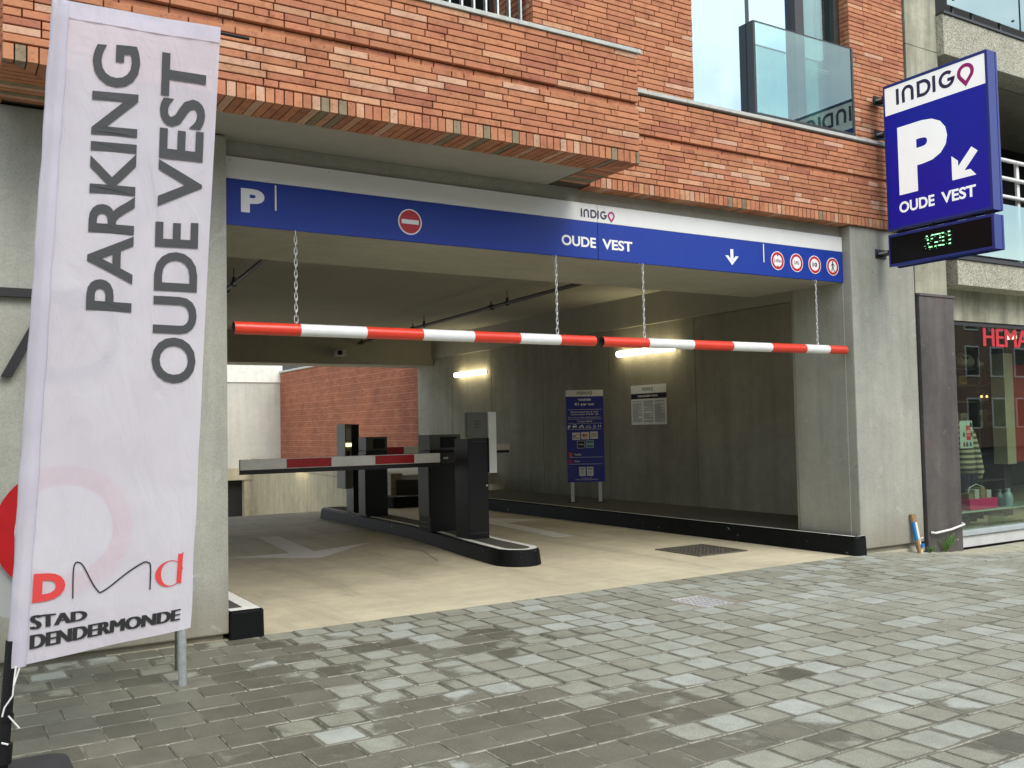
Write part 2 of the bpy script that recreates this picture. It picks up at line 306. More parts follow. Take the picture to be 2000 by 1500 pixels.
# pavers: dry in the middle, wet towards the joints
def paver_mat():
    m, t, b, l = mat('concrete_paver'); p = N(t, 'ShaderNodeNewGeometry'); oi = N(t, 'ShaderNodeObjectInfo'); uv = N(t, 'ShaderNodeUVMap')
    ad = N(t, 'ShaderNodeMath', operation='ADD'); l(oi.outputs['Random'], ad.inputs[0]); l(p.outputs['Random Per Island'], ad.inputs[1])
    fr = N(t, 'ShaderNodeMath', operation='FRACT'); l(ad.outputs[0], fr.inputs[0])
    sx = N(t, 'ShaderNodeSeparateXYZ'); l(uv.outputs[0], sx.inputs[0])
    def M1(op, a, b_=None, **k):
        n = N(t, 'ShaderNodeMath', operation=op, **k)
        for i, q in enumerate((a, b_)):
            if q is None: continue
            if isinstance(q, (int, float)): n.inputs[i].default_value = q
            else: l(q, n.inputs[i])
        return n.outputs[0]
    du = M1('SUBTRACT', .5, M1('ABSOLUTE', M1('SUBTRACT', sx.outputs[0], .5)))
    dv = M1('SUBTRACT', .5, M1('ABSOLUTE', M1('SUBTRACT', sx.outputs[1], .5)))
    sm_ = N(t, 'ShaderNodeMath', operation='SMOOTH_MIN', i={2: .09}); l(du, sm_.inputs[0]); l(dv, sm_.inputs[1]); e = M1('MULTIPLY', sm_.outputs[0], 2.0)            # 0 at the edge, 1 in the middle
    def noise(sc, det=5, ro=.6, dist=0):
        n = N(t, 'ShaderNodeTexNoise', i={'Scale': sc, 'Detail': det, 'Roughness': ro, 'Distortion': dist}); l(p.outputs['Position'], n.inputs['Vector']); return n.outputs['Fac']
    sp_ = N(t, 'ShaderNodeSeparateXYZ'); l(p.outputs['Position'], sp_.inputs[0])
    # big damp area: strongest in a diagonal patch in front of the entrance, dry to the right and at the wall
    px_, py_ = sp_.outputs[0], sp_.outputs[1]
    big = noise(.95, 3, .5, .3)
    # wet band roughly along a line, own shape
    dr = M1('MULTIPLY', M1('MINIMUM', M1('SUBTRACT', px_, 2.3), 2.9), .60)
    wallband = M1('MULTIPLY', M1('MAXIMUM', M1('SUBTRACT', py_, 5.75), 0), .9)
    dry = M1('ADD', M1('ADD', dr, wallband), M1('MULTIPLY', M1('SUBTRACT', big, .5), 6.5))
    dry = M1('ADD', dry, M1('MULTIPLY', M1('SUBTRACT', fr.outputs[0], .5), 1.5))
    dry = M1('ADD', dry, M1('MULTIPLY', M1('SUBTRACT', noise(11, 4), .5), .9))
    es = N(t, 'ShaderNodeMapRange', interpolation_type='SMOOTHSTEP', i={'From Min': .0, 'From Max': .30}); l(e, es.inputs[0])
    dry = M1('ADD', M1('MINIMUM', dry, M1('MINIMUM', .76, M1('ADD', .57, M1('MULTIPLY', M1('SUBTRACT', px_, 2.6), .055)))), M1('MULTIPLY', M1('SUBTRACT', es.outputs[0], 1.0), .78))
    mr = N(t, 'ShaderNodeMapRange', interpolation_type='SMOOTHSTEP', i={'From Min': -.05, 'From Max': .30}); l(dry, mr.inputs[0])
    f2 = M1('FRACT', M1('MULTIPLY', fr.outputs[0], 9.7))
    rd = ramp(t, [(0, (.25, .25, .192)), (.45, (.295, .302, .238)), (.8, (.335, .352, .295)), (1, (.385, .41, .365))]); l(f2, rd.inputs[0])
    rw = ramp(t, [(0, (.115, .112, .082)), (1, (.185, .182, .14))]); l(f2, rw.inputs[0])
    mxx = N(t, 'ShaderNodeMix', data_type='RGBA'); l(mr.outputs[0], mxx.inputs[0]); l(rw.outputs[0], mxx.inputs[6]); l(rd.outputs[0], mxx.inputs[7])
    gr = ramp(t, [(.28, (.5, .5, .5)), (.5, (1, 1, 1)), (.72, (1.45, 1.45, 1.45))]); l(noise(150, 3, .7), gr.inputs[0])
    mu = N(t, 'ShaderNodeMix', data_type='RGBA', blend_type='MULTIPLY', i={0: .75}); l(mxx.outputs[2], mu.inputs[6]); l(gr.outputs[0], mu.inputs[7])
    gr2 = ramp(t, [(.3, (.84, .84, .82)), (.7, (1.1, 1.1, 1.1))]); l(noise(6, 5, .6), gr2.inputs[0])
    mu2 = N(t, 'ShaderNodeMix', data_type='RGBA', blend_type='MULTIPLY', i={0: 1}); l(mu.outputs[2], mu2.inputs[6]); l(gr2.outputs[0], mu2.inputs[7])
    # pale scuffs and sand specks
    sc_ = ramp(t, [(.70, (0, 0, 0)), (.76, (1, 1, 1))]); l(noise(38, 4, .75, .8), sc_.inputs[0])
    mu3 = N(t, 'ShaderNodeMix', data_type='RGBA'); l(M1('MULTIPLY', sc_.outputs[0], .55), mu3.inputs[0]); l(mu2.outputs[2], mu3.inputs[6]); mu3.inputs[7].default_value = (.5, .49, .42, 1)
    # sand strewn over the paving in front of the shop
    sm = M1('MULTIPLY', M1('MINIMUM', M1('MAXIMUM', M1('SUBTRACT', px_, M1('ADD', 8.9, M1('MULTIPLY', M1('SUBTRACT', 6.7, py_), 3.0))), 0), 1), M1('MULTIPLY', noise(5, 5), 1.3))
    mu4 = N(t, 'ShaderNodeMix', data_type='RGBA'); l(M1('MINIMUM', sm, 1), mu4.inputs[0]); l(mu3.outputs[2], mu4.inputs[6]); mu4.inputs[7].default_value = (.47, .44, .31, 1)
    ed = N(t, 'ShaderNodeMapRange', interpolation_type='SMOOTHSTEP', i={'From Min': .045, 'From Max': .012}); l(e, ed.inputs[0])
    nn2 = N(t, 'ShaderNodeMapRange', i={'From Min': .42, 'From Max': .56}); l(noise(9, 5, .7), nn2.inputs[0])
    mu5 = N(t, 'ShaderNodeMix', data_type='RGBA'); l(M1('MULTIPLY', M1('MULTIPLY', ed.outputs[0], nn2.outputs[0]), M1('SUBTRACT', .9, M1('MULTIPLY', mr.outputs[0], .9))), mu5.inputs[0]); l(mu4.outputs[2], mu5.inputs[6]); mu5.inputs[7].default_value = (.36, .35, .28, 1)
    l(mu5.outputs[2], b.inputs['Base Color'])
    rr = N(t, 'ShaderNodeMapRange', i={'To Min': .52, 'To Max': .88}); l(mr.outputs[0], rr.inputs[0]); l(rr.outputs[0], b.inputs['Roughness']); b.inputs['Specular IOR Level'].default_value = .35
    bp = N(t, 'ShaderNodeBump', i={'Strength': .45, 'Distance': .005}); l(noise(110, 4, .7), bp.inputs['Height']); l(bp.outputs[0], b.inputs['Normal'])
    return m
M_PAVER = paver_mat()

def banner_mat():
    m, t, b, l = mat('banner_cloth'); o = t.nodes['Material Output']; p = N(t, 'ShaderNodeNewGeometry')
    c = (.80, .77, .86, 1)
    wv = N(t, 'ShaderNodeTexNoise', i={'Scale': 3.2, 'Detail': 4}); l(p.outputs['Position'], wv.inputs['Vector'])
    r = ramp(t, [(.3, (.74, .71, .79)), (.7, (.83, .81, .88))]); l(wv.outputs['Fac'], r.inputs[0])
    d = N(t, 'ShaderNodeBsdfDiffuse'); tl = N(t, 'ShaderNodeBsdfTranslucent'); tr = N(t, 'ShaderNodeBsdfTransparent')
    l(r.outputs[0], d.inputs[0]); l(r.outputs[0], tl.inputs[0])
    wt = N(t, 'ShaderNodeTexWave', wave_type='BANDS', bands_direction='Z', i={'Scale': 90, 'Distortion': .3}); l(p.outputs['Position'], wt.inputs['Vector'])
    bp = N(t, 'ShaderNodeBump', i={'Strength': .12, 'Distance': .003}); l(wt.outputs['Fac'], bp.inputs['Height']); mc = N(t, 'ShaderNodeMapping', i={'Rotation': (0, .6, 0), 'Scale': (3, 3, 1.1)}); l(p.outputs['Position'], mc.inputs['Vector'])
    nc = N(t, 'ShaderNodeTexNoise', i={'Scale': 2.2, 'Detail': 4, 'Distortion': 1.2}); l(mc.outputs[0], nc.inputs['Vector'])
    bc = N(t, 'ShaderNodeBump', i={'Strength': .5, 'Distance': .03}); l(nc.outputs['Fac'], bc.inputs['Height']); l(bp.outputs[0], bc.inputs['Normal']); l(bc.outputs[0], d.inputs['Normal']); l(bc.outputs[0], tl.inputs['Normal'])
    a = N(t, 'ShaderNodeMixShader', i={0: .38}); l(d.outputs[0], a.inputs[1]); l(tl.outputs[0], a.inputs[2])
    q = N(t, 'ShaderNodeMixShader', i={0: .13}); l(a.outputs[0], q.inputs[1]); l(tr.outputs[0], q.inputs[2]); l(q.outputs[0], o.inputs[0])
    return m
M_BANNER = banner_mat()

# ------------------------------------------------------------------ lettering
def text_mesh(txt, bold=.0, sub=0):
    cu = bpy.data.curves.new('t', 'FONT'); cu.body = txt; cu.offset = bold; cu.resolution_u = 4; cu.size = 1
    ob = bpy.data.objects.new('t', cu); COL.objects.link(ob)
    dg = bpy.context.evaluated_depsgraph_get(); dg.update()
    me = bpy.data.meshes.new_from_object(ob.evaluated_get(dg)); bpy.data.objects.remove(ob); bpy.data.curves.remove(cu)
    bm = bmesh.new(); bm.from_mesh(me); bpy.data.meshes.remove(me)
    if sub:
        xs = [v.co.x for v in bm.verts]; ys = [v.co.y for v in bm.verts]
        for k in range(1, sub):
            x = min(xs) + (max(xs) - min(xs)) * k / sub
            bmesh.ops.bisect_plane(bm, geom=bm.verts[:] + bm.edges[:] + bm.faces[:], plane_co=(x, 0, 0), plane_no=(1, 0, 0))
    bm.verts.index_update()
    vs = [v.co.copy() for v in bm.verts]; fs = [[v.index for v in f.verts] for f in bm.faces]; bm.free()
    return vs, fs
def fit(vs, P00, P10, P01, P11=None, asp=None, fn=None):
    """bounding box of flat shape mapped to the quad P00 (left bottom) P10 (right bottom) P01 (left top) P11"""
    x0 = min(v[0] for v in vs); x1 = max(v[0] for v in vs); y0 = min(v[1] for v in vs); y1 = max(v[1] for v in vs)
    P00, P10, P01 = Vector(P00), Vector(P10), Vector(P01); P11 = Vector(P11) if P11 is not None else P10 + P01 - P00
    o = []
    for v in vs:
        a = (v[0] - x0) / (x1 - x0); b = (v[1] - y0) / (y1 - y0)
        q = P00 * (1 - a) * (1 - b) + P10 * a * (1 - b) + P01 * (1 - a) * b + P11 * a * b
        o.append(fn(q) if fn else q)
    return o
def lettering(txt, quad, m, parent, bold=.015, name='lettering', sub=0, fn=None, extra=0, lift=(0, 0, 0)):
    vs, fs = text_mesh(txt, bold, sub); mb = MB(); q = [Vector(a) for a in quad]
    for k in (-1, 0, 1) if extra else (0,):
        o_ = (q[1] - q[0]).normalized() * extra * k + Vector(lift) * (k + 1)
        mb.add(fit(vs, *[a + o_ for a in q], fn=fn), fs)
    return mb.build(name, m, parent)
def stroke(pts, w, closed=False):
    """flat strip along a polyline, w a number or one width per point"""
    pts = [Vector((p[0], p[1])) for p in pts]; n = len(pts); ws = w if isinstance(w, (list, tuple)) else [w] * n
    Lf, Rt = [], []
    for i, p in enumerate(pts):
        a = pts[i - 1] if (i > 0 or closed) else None; c = pts[(i + 1) % n] if (i < n - 1 or closed) else None
        d1 = (p - a).normalized() if a is not None else None; d2 = (c - p).normalized() if c is not None else None
        if d1 is None: d1 = d2
        if d2 is None: d2 = d1
        n1 = Vector((-d1.y, d1.x)); n2 = Vector((-d2.y, d2.x)); mi = (n1 + n2)
        mi = mi.normalized() if mi.length > 1e-6 else n1
        k = min(1 / max(.35, mi.dot(n1)), 2.2) * ws[i] / 2
        Lf.append(p + mi * k); Rt.append(p - mi * k)
    vs = [(q.x, q.y) for q in Lf] + [(q.x, q.y) for q in Rt]
    fs = [(i, n + i, n + (i + 1) % n, (i + 1) % n) for i in range(n if closed else n - 1)]
    return vs, fs
def arc(cx, cy_, r, a0, a1, n=14, ry=None):
    ry = r if ry is None else ry
    return [(cx + r * math.cos(R(a0 + (a1 - a0) * i / n)), cy_ + ry * math.sin(R(a0 + (a1 - a0) * i / n))) for i in range(n + 1)]
LOGO = []   # (verts, faces, colour index) of the pin-o logo, cap height 1
def _lg():
    w = .205; x = 0
    LOGO.append((*stroke([(w / 2, 0), (w / 2, 1)], w), 0)); x = .42
    LOGO.append((*stroke([(x + w / 2, 0)] + arc(x + .40, .60, .315, 180, 0, 12) + [(x + .715, 0)], w), 0)); x = 1.45
    LOGO.append((*stroke([(x + w / 2, 1 - w / 2), (x + w / 2, w / 2)] + arc(x + .42, .5, .415, -90, 90, 14), w, True), 0)); x = 2.50
    LOGO.append((*stroke([(x + w / 2, 0), (x + w / 2, 1)], w), 0)); x = 2.93
    LOGO.append((*stroke(arc(x + .5, .5, .415, 48, 352, 18) + [(x + .915, .46), (x + .55, .46)], w), 0)); x = 4.10
    LOGO.append((*stroke([(x + .52, -.14)] + arc(x + .52, .53, .42, -42, 222, 20), .22, True), 1))
_lg()
LX0, LX1, LY0, LY1 = 0, 5.2, 0, 1
def logo(p0, px, pz, width, parent, mats=None, off=0):
    """p0: left baseline corner; px, pz unit vectors along and up"""
    p0, px, pz = Vector(p0), Vector(px), Vector(pz); s = width / 5.14; mb = MB()
    for vs, fs, c in LOGO: mb.add([p0 + px * v[0] * s + pz * v[1] * s for v in vs], fs, c)
    return mb.build('logo', mats or [M_PURPLE, M_MAG], parent)

# ================================================================== GROUND
F = 6.74
def gz(x):
    q = max(0, min(1, (x - 8.6) / 1.8)); return -.10 * q * q * (3 - 2 * q)
def sheet(name, xs, ys, fz, m, **t):
    mb = MB(); vs = [(x, y, fz(x)) for y in ys for x in xs]; n = len(xs)
    mb.add(vs, [(j * n + i, j * n + i + 1, (j + 1) * n + i + 1, (j + 1) * n + i) for j in range(len(ys) - 1) for i in range(n - 1)])
    return mb.build(name, m, None, kind='structure', **t)
xs = [-300, -40, -6, 8.6, 8.9, 9.2, 9.5, 9.8, 10.1, 10.4, 16, 40, 300]
sheet('ground', xs, [-300, -40, -.6, 7.3], lambda x: gz(x) - .06, M_ASPH)
pav = MB()
vs = [(x, y, gz(x) - .011) for y in (-.5, 6.765) for x in xs[2:-2]]; n = len(xs) - 4
pav.add(vs, [(i, i + 1, n + i + 1, n + i) for i in range(n - 1)])
pavement = pav.build('pavement', M_SAND, None, kind='structure')
def proj(p):
    v = Vector(p) - CAM; z = v.dot(fw)
    if z < .1: return (-9999, -9999, z)
    return (1000 + 1842.72 * v.dot(r2) / z, 750 - 1842.72 * v.dot(u2) / z, z)
# paver template: chamfered slab, uv on the whole
def paver_geo(sx, sy_, h=.05, c=.006, uvflip=False):
    a, b = sx / 2, sy_ / 2; v = []
    for (ix, z) in ((0, -h), (0, -c), (c, 0)):
        v += [(-a + ix, -b + ix, z), (a - ix, -b + ix, z), (a - ix, b - ix, z), (-a + ix, b - ix, z)]
    f = [(8, 9, 10, 11)] + [(4 + i, 4 + (i + 1) % 4, 8 + (i + 1) % 4, 8 + i) for i in range(4)] + [(i, (i + 1) % 4, 4 + (i + 1) % 4, 4 + i) for i in range(4)]
    uvf = lambda q: (q[0] / sx + .5, q[1] / sy_ + .5)
    return v, f, [[uvf(v[k]) for k in q] for q in f]
PW, PH, J = .2340, .2310, .0055
cells = []
y1 = 6.762
for k in range(34):
    yy0 = y1 - PH * (k + 1)
    x = -3.6 + (.5 * PW if k % 2 else 0) + random.uniform(-.012, .012)
    while x < 15.5:
        w = PW * (.5 if random.random() < .035 and k > 1 else 1)
        cells.append((x + w / 2, yy0 + PH / 2, w, k)); x += w
hole = (5.215, 5.525, 5.60, 6.03)   # drain grate
fp_hole = [(.28, 4.5, .1)]
inview, rest = [], []
for c in cells:
    if hole[0] - .05 < c[0] < hole[1] + .05 and hole[2] - .06 < c[1] < hole[3] + .06: continue
    q = proj((c[0], c[1], 0)); (inview if -40 < q[0] < 2040 and q[1] < 1540 and q[2] > 0 else rest).append((q[2], c))
inview.sort(key=lambda a: a[0]); rest += inview[300:]; inview = inview[:300]
tmpl = {}
for _, (x, y, w, k) in inview:
    if w not in tmpl:
        mb = MB(); v, f, u = paver_geo(w - J, PH - J); mb.add(v, f, 0, u); o = mb.build('paver', M_PAVER, pavement); tmpl[w] = o
    else:
        o = tmpl[w].copy(); COL.objects.link(o); o.parent = pavement
    o.location = (x + random.uniform(-.0015, .0015), y + random.uniform(-.0015, .0015), gz(x) + random.uniform(-.002, .0025))
    o.rotation_euler = (random.gauss(0, .006), random.gauss(0, .006), random.gauss(0, .006))
mb = MB()
for _, (x, y, w, k) in rest:
    v, f, u = paver_geo(w - J, PH - J); dz = gz(x) + random.uniform(-.002, .0025); tx, ty = random.gauss(0, .006), random.gauss(0, .006)
    mb.add([(a + x, b + y, c + dz + a * tx + b * ty) for a, b, c in v], f, 0, u)
mb.build('paver_field', M_PAVER, pavement, kind='stuff')

# garage floor + ramp
mb = MB(); mb.box(1.0, 9.86, 6.772, 16.45, -.3, 0)
garage_floor = mb.build('garage_floor', M_FLOOR, None, kind='structure')
mb = MB(); mb.box(1.0, 9.86, 6.7625, 6.7715, -.05, .001); mb.build('floor_edge_strip', M_CREAM, garage_floor)
mb = MB(); mb.add([(1, 16.45, -.002), (7.6, 16.45, -.002), (9.4, 34, -2.6), (1, 34, -2.6)], [(0, 1, 2, 3)]); mb.build('ramp', M_FLOOR, None, kind='structure')
mb = MB(); mb.prism([(3.84, 13.01), (4.13, 12.91), (3.955, 11.02), (4.83, 11.40), (3.81, 10.41), (2.95, 11.12), (3.66, 11.04)], .002, .005)
mb.build('road_arrow', M_LINEF, garage_floor)
mb = MB(); mb.prism([(6.96, 10.27), (7.24, 10.25), (7.46, 12.35), (8.15, 12.30), (7.55, 13.3), (6.72, 12.45), (7.2, 12.37)], .002, .005)
mb.build('road_arrow', M_LINEF, garage_floor)
mb = MB(); mb.box(1.0, 5.5, 16.33, 16.43, .002, .005); mb.build('stop_line', M_LINEF, garage_floor)
# long cracks in the floor screed
for pts in ([(4.75, 9.3), (5.0, 10.2), (4.9, 10.9)], [(2.3, 8.4), (2.34, 9.1), (2.28, 9.6)]):
    v, f = stroke(pts, .008); mb = MB(); mb.add([(a, b, .003) for a, b in v], f); mb.build('floor_crack', M_PIPE, garage_floor)

# manhole cover in the garage floor
def manhole():
    r = empty('manhole_cover', (7.51, 8.12, 0), 'square dark iron manhole cover set in the beige garage floor', 'manhole cover')
    mb = MB(); x0, x1, y0, y1_ = 7.15, 7.87, 7.75, 8.50
    mb.box(x0, x1, y0, y0 + .03, 0, .012).box(x0, x1, y1_ - .03, y1_, 0, .012).box(x0, x0 + .03, y0 + .03, y1_ - .03, 0, .012).box(x1 - .03, x1, y0 + .03, y1_ - .03, 0, .012)
    mb.build('frame', M_IRON, r)
    mb = MB(); mb.box(x0 + .034, x1 - .034, y0 + .034, y1_ - .034, 0, .006); mb.build('plate', plain('iron_plate', (.045, .042, .034), .6, var=.3, scale=12), r)
    mb = MB()
    for i in range(11):
        for j in range(11):
            cx, cy_ = x0 + .075 + i * .057, y0 + .075 + j * .06
            d = .023
            if (i + j) % 2: mb.obox((cx, cy_), (.7071, .7071), (-.7071, .7071), .042, .02, .006, .013)
            else: mb.obox((cx, cy_), (.7071, -.7071), (.7071, .7071), .042, .02, .006, .013)
    mb.build('raised_stud', M_IRON, r, kind='stuff')
manhole()
def grate():
    x0, x1, y0, y1_ = hole
    r = empty('drain_grate', ((x0 + x1) / 2, (y0 + y1_) / 2, 0), 'small shiny metal drain grate sunk in the damp pavement', 'drain grate')
    mb = MB(); mb.box(x0 - .0, x1, y0, y1_, -.06, -.03); mb.build('pit', M_DARK, r)
    mb = MB(); w = .022
    mb.box(x0, x1, y0, y0 + w, -.03, .002).box(x0, x1, y1_ - w, y1_, -.03, .002).box(x0, x0 + w, y0 + w, y1_ - w, -.03, .002).box(x1 - w, x1, y0 + w, y1_ - w, -.03, .002)
    mb.build('frame', M_GALV, r)
    for i in range(5):
        mb = MB(); xx = x0 + .062 + i * (x1 - x0 - .124) / 4; mb.box(xx - .008, xx + .008, y0 + w, y1_ - w, -.02, .001); mb.build('bar', M_GALV, r)
    mb = MB()
    for j in range(5):
        yy = y0 + .075 + j * (y1_ - y0 - .15) / 4; mb.box(x0 + w, x1 - w, yy - .010, yy + .010, -.02, -.002)
    mb.build('cross_bars', M_GALV, r)
    # cut pavers round it
    mb = MB(); mb.box(x0 - .12, x1 + .13, y0 - .09, y0 - .004, -.03, -.002); mb.box(x0 - .12, x1 + .13, y1_ + .004, y1_ + .06, -.03, -.002)
    mb.box(x0 - .12, x0 - .004, y0 - .004, y1_ + .004, -.03, -.002); mb.box(x1 + .004, x1 + .13, y0 - .004, y1_ + .004, -.03, -.002)
    mb.build('stone_surround', M_CONC, r)
grate()

# ================================================================== CONCRETE PILLARS
def pillar(label, poly, z1, z0):
    r = empty('concrete_pillar', (sum(p[0] for p in poly) / len(poly), sum(p[1] for p in poly) / len(poly), 0), label, 'pillar', 'concrete pillars of the garage entrance')
    mb = MB(); mb.prism(poly, z0, z1); mb.build('shaft', M_CONC, r, bevel=.012)
    x0 = min(p[0] for p in poly) + .03; x1 = max(p[0] for p in poly) - .03; mb = MB(); mb.box(x0, x1, F + .05, F + .4, -.3, z0 + .02); mb.build('plinth', M_CONCD, r)
    return r
PL = pillar('wide grey concrete wall pier behind the white banner', [(-3.5, F), (1.795, F), (1.795, 7.57), (-3.5, 7.57)], 3.578, .045)
PR = pillar('grey concrete pillar carrying the brick wall beside the blue hanging sign', [(8.536, F), (9.63, F), (9.63, 7.57), (8.536, 7.57)], 3.578, .06)
mb = MB(); mb.box(8.529, 8.533, 6.852, 6.860, .2, 3.4); mb.build('formwork_seam', M_PALEW, PR)
mb = MB(); mb.box(-3, 1.795, F - .012, F - .001, 1.0, 1.0) if False else None

# house letters on the left pier, half hidden by the banner
wl = empty('wall_letter', (.6, F, 1.83), 'large raised black letter fixed to the concrete, mostly hidden behind the banner', 'letter')
def yw(v, f, y0, y1_, mb):
    n = len(v); k = n // 2
    mb.add([(a, y0, b) for a, b in v] + [(a, y1_, b) for a, b in v], [tuple(reversed(q)) for q in f] + [tuple(n + i for i in q) for q in f])
    for i in range(k - 1):
        mb.add([(v[i][0], y0, v[i][1]), (v[i + 1][0], y0, v[i + 1][1]), (v[i + 1][0], y1_, v[i + 1][1]), (v[i][0], y1_, v[i][1])], [(0, 1, 2, 3)])
        mb.add([(v[k + i][0], y0, v[k + i][1]), (v[k + i + 1][0], y0, v[k + i + 1][1]), (v[k + i + 1][0], y1_, v[k + i + 1][1]), (v[k + i][0], y1_, v[k + i][1])], [(3, 2, 1, 0)])
mb = MB(); v, f = stroke([(-.35, 2.365), (.80, 2.365)] + arc(.80, 2.115, .25, 90, -90, 12) + [(.62, 1.865)], .055); yw(v, f, F - .05, F - .012, mb)
mb.build('bowl', M_BLACK, wl)
mb = MB(); mb.prism([(.375, 1.83), (.44, 1.83), (.62, 2.20), (.56, 2.20)], F - .05, F - .012, fn=lambda a, b, c: (a, c, b)); mb.build('diagonal', M_BLACK, wl)

# ================================================================== BRICKWORK
CH = .0512; BJ = .0075
def brick_geo(w, d, h, c=.003):
    """front face at y=0, chamfered to the front"""
    a, b = w / 2, h / 2
    v = [(-a, d, -b), (a, d, -b), (a, d, b), (-a, d, b), (-a, c, -b), (a, c, -b), (a, c, b), (-a, c, b), (-a + c, 0, -b + c), (a - c, 0, -b + c), (a - c, 0, b - c), (-a + c, 0, b - c)]
    f = [(8, 9, 10, 11)] + [(4 + i, 4 + (i + 1) % 4, 8 + (i + 1) % 4, 8 + i) for i in range(4)] + [(i, (i + 1) % 4, 4 + (i + 1) % 4, 4 + i) for i in range(4)]
    return v, f
def courses(x0, x1, z0, z1, yf, recess=None):
    out = []; k = 0; z = z0
    while z + CH * .6 < z1:
        h = min(CH, z1 - z); x = x0; first = True
        rec = recess is not None and k == recess
        while x < x1 - .004:
            w = random.choice([.33, .33, .33, .33, .32, .25, .29, .16, .16, .10]);
            if first: w = random.choice([.33, .2, .1, .16, .25]); first = False
            if x1 - x - w < .06: w = x1 - x
            out.append((x + w / 2, yf + (.032 if rec else random.uniform(-.002, .003)), z + h / 2, w - .004, h - BJ)); x += w
        z += CH; k += 1
    return out
BT = {}
def lay(bricks, parent, limit=300, name='brick', m=None, depth=.06):
    m = m or M_BRICK; o_ = org(parent)
    vis, oth = [], []
    for b in bricks:
        q = proj((b[0], b[1], b[2])); (vis if -30 < q[0] < 2030 and -25 < q[1] < 1530 else oth).append((q[2] / max(.05, b[3]) ** .3, b))
    vis.sort(key=lambda a: a[0]); oth += vis[limit:]; vis = vis[:limit]
    for _, (x, y, z, w, h) in vis:
        key = (name, round(w, 2), round(h, 3))
        if key not in BT:
            v, f = brick_geo(w, depth, h); me = bpy.data.meshes.new(name); me.from_pydata(v, [], f); me.materials.append(m); BT[key] = me
        o = bpy.data.objects.new(name, BT[key]); COL.objects.link(o); o.parent = parent
        o.location = Vector((x, y, z)) - o_; o.scale.x = w / round(w, 2) if round(w, 2) else 1; o.rotation_euler = (random.gauss(0, .004), random.gauss(0, .0015), random.gauss(0, .003))
    if oth:
        mb = MB()
        for _, (x, y, z, w, h) in oth:
            v, f = brick_geo(w, depth, h); mb.add([(a + x, b + y, c + z) for a, b, c in v], f)
        mb.build(name + '_courses', m, parent, kind='stuff')

YB, XB0, XB1, ZB = 5.925, .33, 4.935, 3.583      # projecting bay
bay = empty('brick_balcony', (2.6, 6.3, ZB), 'projecting red brick balcony over the entrance with a stone coping and a dark soffit', 'balcony')
ZR = 3.683
ws = courses(XB0, XB1, ZR, 4.50, YB, recess=7)
lay(ws, bay)
# backing
mb = MB(); mb.box(XB0 + .01, XB1 - .01, YB + .05, YB + .30, ZB + .012, 4.499); mb.box(XB1 - .3, XB1 - .01, YB + .30, 6.735, ZB + .012, 4.499); mb.box(XB0 + .01, XB0 + .3, YB + .30, 6.735, ZB + .012, 4.499)
mb.build('backing_wall', M_MORTAR, bay)
mb = MB()
def side_bricks(xf, sgn, y0, y1_, z0, z1):
    z = z0; k = 0; mb = MB()
    while z + CH * .6 < z1:
        y = y0
        while y < y1_ - .01:
            w = random.choice([.29, .29, .2, .14]); w = min(w, y1_ - y)
            mb.box(min(xf, xf - sgn * .05), max(xf, xf - sgn * .05), y + .002, y + w - .002, z + BJ / 2, z + CH - BJ / 2); y += w
        z += CH; k += 1
    return mb
side_bricks(XB1 + .003, 1, YB + .056, 6.68, ZR, 4.50).build('side_brick_courses', M_BRICK, bay, kind='stuff')
side_bricks(XB0 - .003, -1, YB + .056, 6.68, ZR, 4.50).build('side_brick_courses', M_BRICK, bay, kind='stuff')
# rowlock course, mitred at the corners
SD, SW = .335, .30
def rowlock(poly, z0, z1, parent, name='rowlock_brick'):
    mb = MB(); c = Vector((sum(p[0] for p in poly) / len(poly), sum(p[1] for p in poly) / len(poly)))
    mb.prism(poly, z0 + random.uniform(-.002, .002), z1); return mb.build(name, M_ROWLOCK, parent)
P = .0625; x = XB0; g = .0085
while x < XB1 - .01:
    a, b = x + g / 2, min(x + P, XB1) - g / 2
    def back(xx):
        d = min(xx - XB0, XB1 - xx); return YB + min(SD, max(.012, d * SD / SW)) - .003
    pl = [(a, YB + random.uniform(-.002, .002)), (b, YB + random.uniform(-.002, .002)), (b, back(b)), (a, back(a))]
    if abs(back(a) - back(b)) < 1e-6 and False: pass
    rowlock(pl, ZB, ZR - BJ, bay); x += P
for side in (0, 1):
    y = YB + .012
    while y < 6.675:
        y0_, y1_ = y + g / 2, min(y + P, 6.68) - g / 2
        lim = lambda yy: min(SW, max(.012, (yy - YB) * SW / SD)) - .004
        if side: pl = [(XB1, y0_), (XB1, y1_), (XB1 - lim(y1_), y1_), (XB1 - lim(y0_), y0_)]
        else: pl = [(XB0, y0_), (XB0, y1_), (XB0 + lim(y1_), y1_), (XB0 + lim(y0_), y0_)]
        rowlock(pl, ZB, ZR - BJ, bay); y += P
mb = MB(); mb.box(XB0 + SW, XB1 - SW, YB + SD, 6.86, ZB + .006, ZB + .05); mb.build('soffit', M_CEIL, bay)
x = XB0 - .01
while x < XB1 + .02:
    w = min(1.15, XB1 + .025 - x); mb = MB(); mb.box(x + .001, x + w - .001, YB - .018, YB + .32, 4.501, 4.533); mb.build('coping_stone', M_COPING, bay, bevel=.003); x += w
mb = MB(); mb.box(XB0 + .05, XB1 - .05, YB + .32, 6.70, 4.40, 4.47); mb.build('terrace_floor', M_CONCD, bay)

